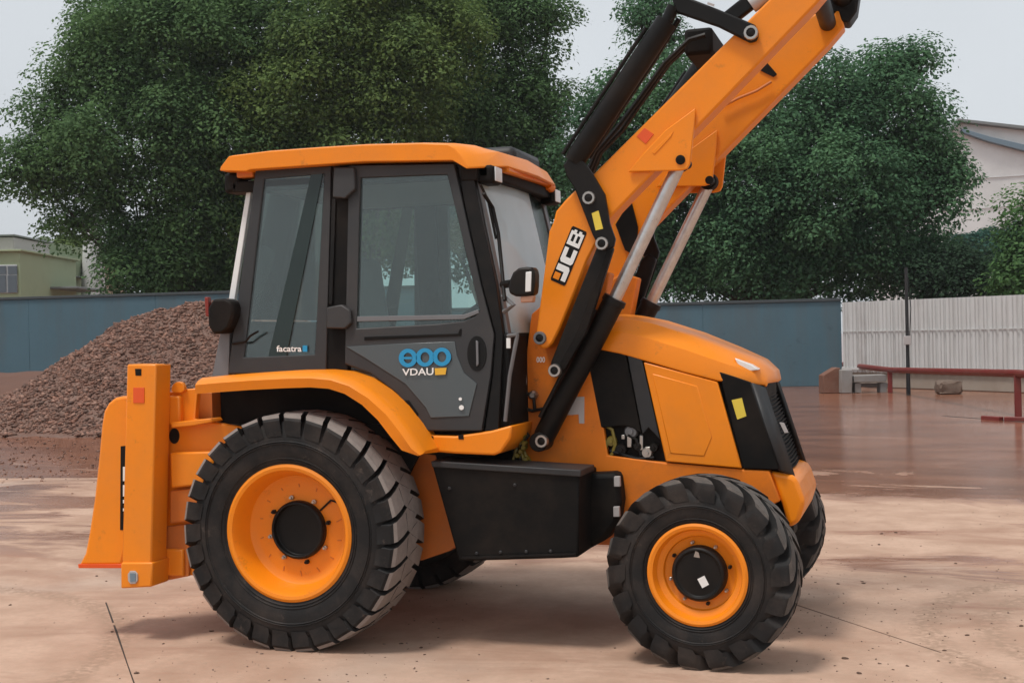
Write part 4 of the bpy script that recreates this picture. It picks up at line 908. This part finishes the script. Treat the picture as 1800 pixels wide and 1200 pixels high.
# nose: chamfered cheeks and the grille between them
lo0, up0 = P(1369, 826, -.44), P(1318, 674, -.44); lo1, up1 = P(1393, 838, -.36), P(1341, 682, -.36)
lo2 = np.array([lo1[0]+.012, 0, lo1[2]]); up2 = np.array([up1[0]+.012, 0, up1[2]])
for SIDE in (1, -1):
    bm = bmesh.new(); vv = [bm.verts.new(p) for p in (lo0, lo1, up1, up0)]; bm.faces.new(vv); o = finish('nose_cheek', bm, M['grille'], hood); s_ = o.modifiers.new('thick', 'SOLIDIFY'); s_.thickness = .02; s_.offset = 1
SIDE = 1
bm = bmesh.new(); vv = [bm.verts.new(p) for p in (lo1*1-np.array([.03, 0, 0]), lo2-np.array([.03, 0, 0]), np.array([lo1[0]-.03, .36, lo1[2]]), np.array([up1[0]-.03, .36, up1[2]]), up2-np.array([.03, 0, 0]), up1-np.array([.03, 0, 0]))]
bm.faces.new((vv[0], vv[1], vv[4], vv[5])); bm.faces.new((vv[1], vv[2], vv[3], vv[4])); finish('grille_back', bm, BM, hood)
for i in range(24):
    t = (i+.5)/24; a = lo1*(1-t)+up1*t-np.array([.02, 0, 0]); c = lo2*(1-t)+up2*t-np.array([.02, 0, 0])
    bm = bmesh.new(); add_beam(bm, tuple(a), tuple(c), .012, .007); add_beam(bm, tuple(c), (a[0], -a[1], a[2]), .012, .007); finish('grille_slat', bm, BM, hood)
plate('nose_badge', [(1370, 742), (1378, 743), (1386, 760), (1379, 761)], -.345, .008, M['label_grey'], hood, .001)
# front corner (counterweight) and headlamps
q = [(1352, 827), (1392, 835), (1402, 842), (1416, 882), (1405, 918), (1386, 928), (1374, 885)]
plate('nose_weight', q, -.415, .83, OR, hood, .025, seg=3)
box('tow_block', 2.40, 2.62, -.12, .12, .55, .82, BM, hood, .02)
for SIDE in (1, -1):
    bm = bmesh.new(); q = [(1291, 629), (1322, 641), (1334, 650), (1312, 653), (1300, 648)]; add_prism(bm, [P(x, y, -.372+.05*i % .05) for i, (x, y) in enumerate(q)], (0, .16, .004)); finish('headlamp', bm, M['lamp'], hood, .006)
SIDE = 1

# ---- loader arms and their linkage
def pin(px, py, Y, r, parent, m='steel', inner=True):
    c = P(px, py, Y); bm = bmesh.new(); add_lathe(bm, [(r*1.25, .02), (r*1.25, -.006), (r*1.15, -.012), (r*.78, -.012), (r*.72, -.002), (r*.3, -.002)], 12 if m == 'steel' else 18, tuple(c)); finish('pivot_pin', bm, M[m], parent)
    if inner:
        bm = bmesh.new(); add_lathe(bm, [(r*.74, 0), (r*.74, -.006), (r*.5, -.010)], 16, tuple(c)); finish('pin_cap', bm, M['black'], parent)
ARM = [(942, 586), (944, 604), (952, 613), (962, 612), (972, 602), (984, 578), (1008, 520), (1032, 458), (1052, 420), (1070, 385), (1180, 271), (1300, 147), (1435, 7), (1466, -30), (1455, -62), (1425, -68), (1390, -42), (1351, 0), (1200, 150), (1043, 306), (1034, 322), (1009, 336), (993, 352), (977, 371), (972, 391), (965, 406), (956, 480)]
def loader():
    arm = plate('loader_arm', ARM, -.58, .16, OR, mc, .012)
    plate('gusset', [(1222, 190), (1220, 225), (1213, 288), (1208, 297), (1196, 300), (1104, 302), (1128, 272), (1170, 228)], -.605, .02, OR, arm, .006)
    plate('gusset', [(1222, 190), (1220, 225), (1213, 288), (1208, 297), (1196, 300), (1104, 302), (1128, 272), (1170, 228)], -.415, .02, OR, arm, .006)
    plate('gusset_rib', [(1146, 268), (1150, 262), (1184, 230), (1180, 240), (1160, 262), (1150, 272)], -.609, .006, OR, arm, .003)
    c = P(1196, 281, -.61); bm = bmesh.new(); add_lathe(bm, [(.026, .22), (.026, -.003), (.012, -.006)], 16, tuple(c)); finish('ram_pin', bm, BM, arm)
    plate('reflector', [(1119, 240), (1133, 225), (1149, 236), (1135, 253)], -.584, .005, M['redorange'], arm, .001)
    pin(949, 594, -.585, .030, arm, 'greymetal')
    # tipping link plate at the knee
    be = plate('link_plate', [(990, 290), (1000, 276), (1026, 284), (1041, 305), (1063, 342), (1071, 392), (1081, 420), (1078, 434), (1066, 440), (1052, 434), (1041, 412), (1010, 332), (996, 310)], -.64, .035, BK, mc, .007)
    pin(1035, 348, -.645, .030, be); pin(1058, 428, -.645, .030, be)
    if SIDE > 0: plate('warning_label', [(1040, 375), (1052, 370), (1060, 402), (1047, 405)], -.643, .003, M['label_yellow'], be, 0)
    # link bar
    lb = empty('link_bar', (0, 0, 0), mc)
    plate('bar_web', [(1048, 436), (1062, 424), (1078, 436), (1030, 585), (988, 655), (976, 664), (966, 650), (968, 636)], -.625, .05, BK, lb, .010)
    plate('bar_flange', [(1066, 440), (1078, 436), (1030, 585), (990, 652), (984, 640), (1016, 580)], -.640, .014, BM, lb, .005)
    pin(975, 651, -.645, .030, lb)
    # lift ram
    rm = empty('lift_ram', (0, 0, 0), mc); Y = -.51
    a = P(952, 775, Y); b = P(1082, 524, Y); c = P(1192, 294, Y)
    bm = bmesh.new(); add_tube(bm, [tuple(a), tuple(a*.96+b*.04), tuple(b*.97+a*.03), tuple(b*.965+a*.035), tuple(b)], [.050, .062, .062, .070, .066], 20); finish('ram_barrel', bm, BK, rm)
    bm = bmesh.new(); add_tube(bm, [tuple(b*.9+a*.1), tuple(c)], .037, 18); finish('ram_rod', bm, M['rod'], rm)
    bm = bmesh.new(); e = P(1195, 284, Y); add_lathe(bm, [(.05, -.05), (.055, -.04), (.055, .04), (.05, .05)], 16, tuple(e)); finish('rod_eye', bm, BM, rm)
    bm = bmesh.new(); add_lathe(bm, [(.05, -.07), (.055, -.065), (.055, .065), (.05, .07)], 16, tuple(a)); finish('barrel_eye', bm, BK, rm)
    pin(952, 775, -.585, .030, rm)
    t0, t1 = np.array(a), np.array(b); off = np.array([-.06, -.05, .02])
    tube('oil_pipe', [tuple(a*.85+b*.15+off), tuple(a*.5+b*.5+off), tuple(a*.1+b*.9+off)], .012, BK, rm, 7)
    # tipping ram and its lever
    tr = empty('tipping_ram', (0, 0, 0), mc); Y = -.60
    a = P(1008, 285, Y); b = P(1060, 205, Y); c = P(1172, 38, Y); d = P(1184, 12, Y)
    bm = bmesh.new(); add_tube(bm, [tuple(a), tuple(a*.9+b*.1), tuple(c)], [.05, .060, .060], 18); finish('ram_barrel', bm, BK, tr)
    bm = bmesh.new(); add_tube(bm, [tuple(c), tuple(d)], .034, 14); finish('ram_rod', bm, M['black'], tr)
    o2 = np.array([-.055, -.02, .045])
    tube('oil_pipe', [tuple(a+o2), tuple(a*.6+c*.4+o2), tuple(a*.1+c*.9+o2)], .012, BK, tr, 7)
    o3 = np.array([.07, .08, .03])
    tube('oil_pipe', [tuple(a+o3), tuple(a*.7+c*.3+o3+np.array([0, .03, .02])), tuple(a*.3+c*.7+o3), tuple(c+o3*.8)], .016, BK, tr, 7)
    lv = plate('tipping_lever', [(1180, -4), (1200, -8), (1262, 16), (1312, 37), (1328, 44), (1334, 58), (1330, 71), (1318, 75), (1262, 47), (1188, 22)], -.625, .035, BK, mc, .010)
    pin(1320, 58, -.63, .032, lv)
    plate('lever_slot', [(1244, 4), (1256, 8), (1255, 12), (1243, 8)], -.628, .004, M['label_grey'], lv, 0)
    tl = empty('tipping_link', (0, 0, 0), mc)
    bm = bmesh.new(); add_beam(bm, tuple(P(1268, 44, -.50)), tuple(P(1400, -60, -.50)), .05, .085); finish('link_beam', bm, BK, tl, .012)
    bm = bmesh.new(); add_tube(bm, [tuple(P(1320, 10, -.5)), tuple(P(1352, -14, -.5))], .045, 14); finish('link_collar', bm, M['label_grey'], tl)
for SIDE in (1, -1): loader()
SIDE = 1
for i, (y, dx) in enumerate(((-.34, 0), (-.26, 6), (-.12, 2), (.05, 8), (.2, 4))):
    tube('hydraulic_hose', [tuple(P(a+dx, b, y)) for a, b in ((1022, 330), (1048, 268), (1085, 225+5*(i % 2)), (1128, 168), (1168, 112), (1212, 70), (1240, 62))], .015, BK, mc, 7)
bm = bmesh.new(); a = P(1232, 84, -.15); add_box(bm, a[0]-.07, a[0]+.09, -.3, .25, a[2]-.07, a[2]+.08); finish('hose_block', bm, BM, mc, .02)
# logo on the near arm
Yl = -.583
def LG(u, v):
    o = np.array([993., 503.]); ux = np.array([39., -95.]); vx = np.array([-26., -11.5]); q = o+ux*u+vx*v; return (q[0], q[1])
plate('logo_plate', [LG(*q) for q in ((.03, 0), (.97, 0), (1, .06), (1, .94), (.97, 1), (.03, 1), (0, .94), (0, .06))], Yl, .003, M['black'], mc, 0)
def lrect(name, pts, m): plate(name, [LG(*q) for q in pts], Yl-.0015, .002, m, mc, 0)
lrect('logo_letter', [(.06, .10), (.27, .10), (.32, .20), (.32, .92), (.21, .92), (.21, .40), (.06, .40)], M['white'])
lrect('logo_corner', [(.05, .52), (.17, .52), (.17, .90), (.05, .90)], M['orange'])
lrect('logo_letter', [(.40, .08), (.63, .08), (.63, .34), (.47, .34), (.47, .66), (.63, .66), (.63, .92), (.40, .92), (.36, .82), (.36, .18)], M['white'])
lrect('logo_letter', [(.68, .08), (.75, .08), (.75, .92), (.68, .92)], M['white'])
for a, b, c, d in ((.7502, .93, .08, .25), (.7502, .91, .43, .58), (.7502, .93, .76, .92), (.875, .96, .2502, .4298), (.875, .96, .5802, .7598)): lrect('logo_letter', [(a, c), (b, c), (b, d), (a, d)], M['white'])
text_plate('frame_lettering', '000', [(943, 637), (958, 637), (958, 627), (943, 627)], -.4385, M['white'], ch)
# crossmembers between the arms and the hitch at their tips
a = P(1436, -22, -.42)
bm = bmesh.new(); add_tube(bm, [(a[0], -.43, a[2]), (a[0], .43, a[2])], .05, 18); finish('cross_tube', bm, BK, mc)
c = P(1408, -22, -.58)
hq = [(1437, -40), (1440, 4), (1452, 30), (1462, 34), (1474, 22), (1478, 38), (1492, 40), (1506, 20), (1512, -20), (1500, -60)]
bm = bmesh.new(); add_prism(bm, [P(x, y, .42) for x, y in hq], (0, .18, 0)); finish('hitch_plate', bm, M['black'], mc, .012)
bm = bmesh.new(); hc = P(1480, -5, .42); add_tube(bm, [(hc[0], -.62, hc[2]), (hc[0], .62, hc[2])], .06, 16); finish('hitch_tube', bm, BK, mc)
# far-arm pocket and hose run
bm = bmesh.new(); add_prism(bm, [P(x, y, .415) for x, y in ((1334, 123), (1348, 110), (1366, 131), (1360, 136))], (0, -.004, 0)); finish('arm_pocket', bm, BM, mc)
tube('arm_hose', [tuple(P(x, y, .39)) for x, y in ((1268, 188), (1300, 172), (1330, 160), (1356, 144))], .009, M['orange_dirty'], mc, 7)
bm = bmesh.new(); add_prism(bm, [P(x, y, .40) for x, y in ((1083, 395), (1110, 352), (1122, 400), (1118, 450), (1100, 440))], (0, -.02, 0)); finish('arm_recess', bm, BM, mc)

# ---- hoses and valve bits by the step
for i in range(9):
    x = 905+random.uniform(-8, 18); pts = [(x, 745+random.uniform(-8, 8)), (x+random.uniform(-8, 12), 765), (x+random.uniform(-12, 14), 785), (x+random.uniform(-6, 14), 812)]
    tube('hydraulic_hose', [tuple(P(a, b, -.50-.03*random.random())) for a, b in pts], .009, M['hose'] if i % 3 else BK, ch, 7)
for i in range(7):
    x, y = 912+random.uniform(-6, 14), 765+i*7; c = P(x, y, -.535); bm = bmesh.new(); add_lathe(bm, [(.016, .03), (.018, 0), (.012, -.02)], 6, tuple(c)); finish('hose_fitting', bm, M['hose'], ch)
for pts in (((925, 690), (938, 700), (940, 720)), ((915, 715), (935, 722), (955, 718), (975, 700)), ((921, 640), (923, 670), (922, 690))):
    tube('hydraulic_hose', [tuple(P(a, b, -.46)) for a, b in pts], .010, BK if pts[0][0] != 921 else M['label_grey'], ch, 7)
c = P(938, 694, -.45); bm = bmesh.new(); add_lathe(bm, [(.026, .03), (.026, -.02), (.015, -.035)], 8, tuple(c)); finish('grease_fitting', bm, M['steel'], ch)
plate('serial_plate', [(1000, 698), (1027, 697), (1027, 744), (1018, 744), (1017, 728), (990, 730)], -.4385, .003, M['label_grey'], ch, 0)

# ---- back frame, stabiliser legs and guards
def rear():
    lg = empty('stabiliser_leg', (0, 0, 0), mc); Y = -1.10
    plate('leg_tube', [(223, 640), (274, 640), (266, 990), (214, 990)], Y, .16, OR, lg, .010)
    plate('leg_foot', [(212, 988), (268, 988), (266, 1031), (212, 1034)], Y-.012, .18, OR, lg, .010)
    plate('leg_socket', [(237, 648), (248, 648), (248, 660), (238, 660)], Y-.003, .01, BM, lg, .001)
    plate('leg_reflector', [(234, 681), (253, 681), (253, 708), (234, 708)], Y-.005, .008, M['redorange'], lg, .001)
    plate('leg_top_slot', [(276, 639), (290, 639), (290, 646), (276, 646)], -1.0, .04, BM, lg, 0)
    plate('foot_plate', chaikin([(224, 1003), (241, 1003), (242, 1025), (225, 1026)], 1), Y-.02, .012, M['label_grey'], lg, .002)
    plate('foot_recess', [(228, 1007), (238, 1007), (238, 1021), (229, 1022)], Y-.023, .004, M['roofblue'], lg, 0)
    gd = plate('guard', [(226, 696), (214, 696), (201, 699), (190, 708), (182, 722), (178, 745), (172, 810), (165, 875), (156, 935), (149, 972), (138, 993), (214, 993), (222, 960)], -1.05, .38, OR, mc, .018, seg=3)
    plate('guard_edge', [(137, 991), (215, 991), (215, 998), (138, 998)], -1.055, .39, M['redorange'], gd, .002)
    sl = plate('guard_slot', [(212, 784), (221, 783), (220, 931), (211, 931)], -1.053, .006, BM, gd, 0)
    for y0, y1 in ((820, 845), (852, 872), (878, 884), (893, 898)): plate('slot_mark', [(216, y0), (221, y0), (221, y1), (216, y1)], -1.056, .004, M['white'], gd, 0)
    fr = empty('back_frame', (0, 0, 0), mc)
    plate('frame_web', [(290, 690), (318, 684), (347, 682), (342, 736), (430, 752), (430, 1000), (326, 1012), (290, 1018)], -.90, .05, OR, fr, .008)
    plate('frame_lug', chaikin([(300, 690), (302, 676), (312, 670), (322, 673), (325, 690)], 1), -.93, .03, OR, fr, .004)
    plate('frame_ledge', [(300, 742), (370, 735), (374, 741), (340, 748), (301, 752)], -.99, .12, OR, fr, .006)
    plate('frame_box', [(298, 795), (380, 793), (372, 850), (300, 858)], -.97, .1, OR, fr, .012)
    plate('frame_block', [(298, 862), (360, 856), (350, 915), (298, 920)], -.95, .08, M['orange_dirty'], fr, .01)
    for x, y, a, b in ((306, 766, 9, 14), (304, 943, 9, 15)): plate('frame_hole', chaikin(disc_px(x, y, a, b, 10), 1), -.906, .006, BM, fr, 0)
    plate('lower_web', [(292, 925), (332, 920), (332, 1012), (292, 1020)], -.92, .02, M['orange_dirty'], fr, .004)
for SIDE in (1, -1): rear()
SIDE = 1
fr = empty('cross_frame', (0, 0, 0), mc)
box('cross_beam', -1.02, -.82, -.94, .94, .36, .52, OR, fr, .012); box('cross_beam', -1.02, -.82, -.94, .94, 1.25, 1.42, OR, fr, .012)

# ================================================================== SMALL THINGS ON THE GROUND
M['clod'] = mat('mud_clod', (.095, .054, .036), .9, var=.3, vscale=30)
def clod(px, py, s, k):
    c = G(px, py); r = random.Random(k); bm = bmesh.new(); bmesh.ops.create_icosphere(bm, subdivisions=2, radius=1)
    for v in bm.verts: v.co = Vector((v.co.x*s*r.uniform(.8, 1.3), v.co.y*s*r.uniform(.5, .9), max(0, v.co.z*s*r.uniform(.3, .5)+s*.12)))
    o = finish('mud_clod', bm, M['clod'], None, flip=False); o.location = tuple(c); o.rotation_euler.z = r.uniform(0, 3); return tag(o, 'small dark clod of mud lying loose on the concrete', 'clod', 'loose mud clods on the concrete')
k = 0
for px, py, s in ((1485, 1157, .022), (1510, 1183, .020), (1595, 1170, .014), (1660, 1143, .014), (1473, 1026, .016), (1518, 1025, .016), (1573, 1071, .012), (1418, 1003, .022), (1404, 1006, .016), (1550, 938, .02), (1575, 936, .02), (1545, 957, .02), (240, 1183, .02), (197, 1110, .016), (372, 1109, .016), (287, 1131, .012), (740, 1138, .016), (746, 1150, .012), (705, 1131, .016), (770, 1120, .01), (1516, 1022, .012), (170, 1012, .016), (187, 1021, .014), (1680, 990, .016), (1700, 1116, .018), (1795, 1100, .02), (18, 1063, .016), (1560, 1112, .01), (1405, 1110, .012)):
    clod(px, py, s*.8, k); k += 1

# grit washed over the concrete
_ph = pile_h; pile_h = lambda x, y: np.zeros_like(x)+.04
def samp3(n):
    p = np.array([G(RNG.uniform(-60, 1860), 870+330*RNG.random()**.8)[:2] for _ in range(n)]); return p[vnoise(p[:, 0]*.9, p[:, 1]*.9, 21)+.35*RNG.random(len(p)) > .62]
v5, f5 = stones(2200, samp3, .003, .010); v5[:, 2] -= .04; pile_h = _ph
M['grit'] = mat('grit', (.20, .135, .10), .85, var=.5, vscale=60)
tag(raw_mesh('grit', v5, f5, M['grit']), 'fine brown grit strewn over the concrete', 'grit', kind='stuff')

# ================================================================== the damp air
hm = bpy.data.materials.new('damp_air'); hm.use_nodes = True; hn = hm.node_tree.nodes; hn.clear()
ho_ = hn.new('ShaderNodeOutputMaterial'); pv = hn.new('ShaderNodeVolumePrincipled'); pv.inputs['Color'].default_value = (.92, .95, .97, 1); pv.inputs['Density'].default_value = .00035
hm.node_tree.links.new(pv.outputs[0], ho_.inputs['Volume'])
bm = bmesh.new(); add_box(bm, -330, 330, -70, 430, -1.6, 24); tag(finish('haze', bm, hm, None, smooth=False), kind='stuff')
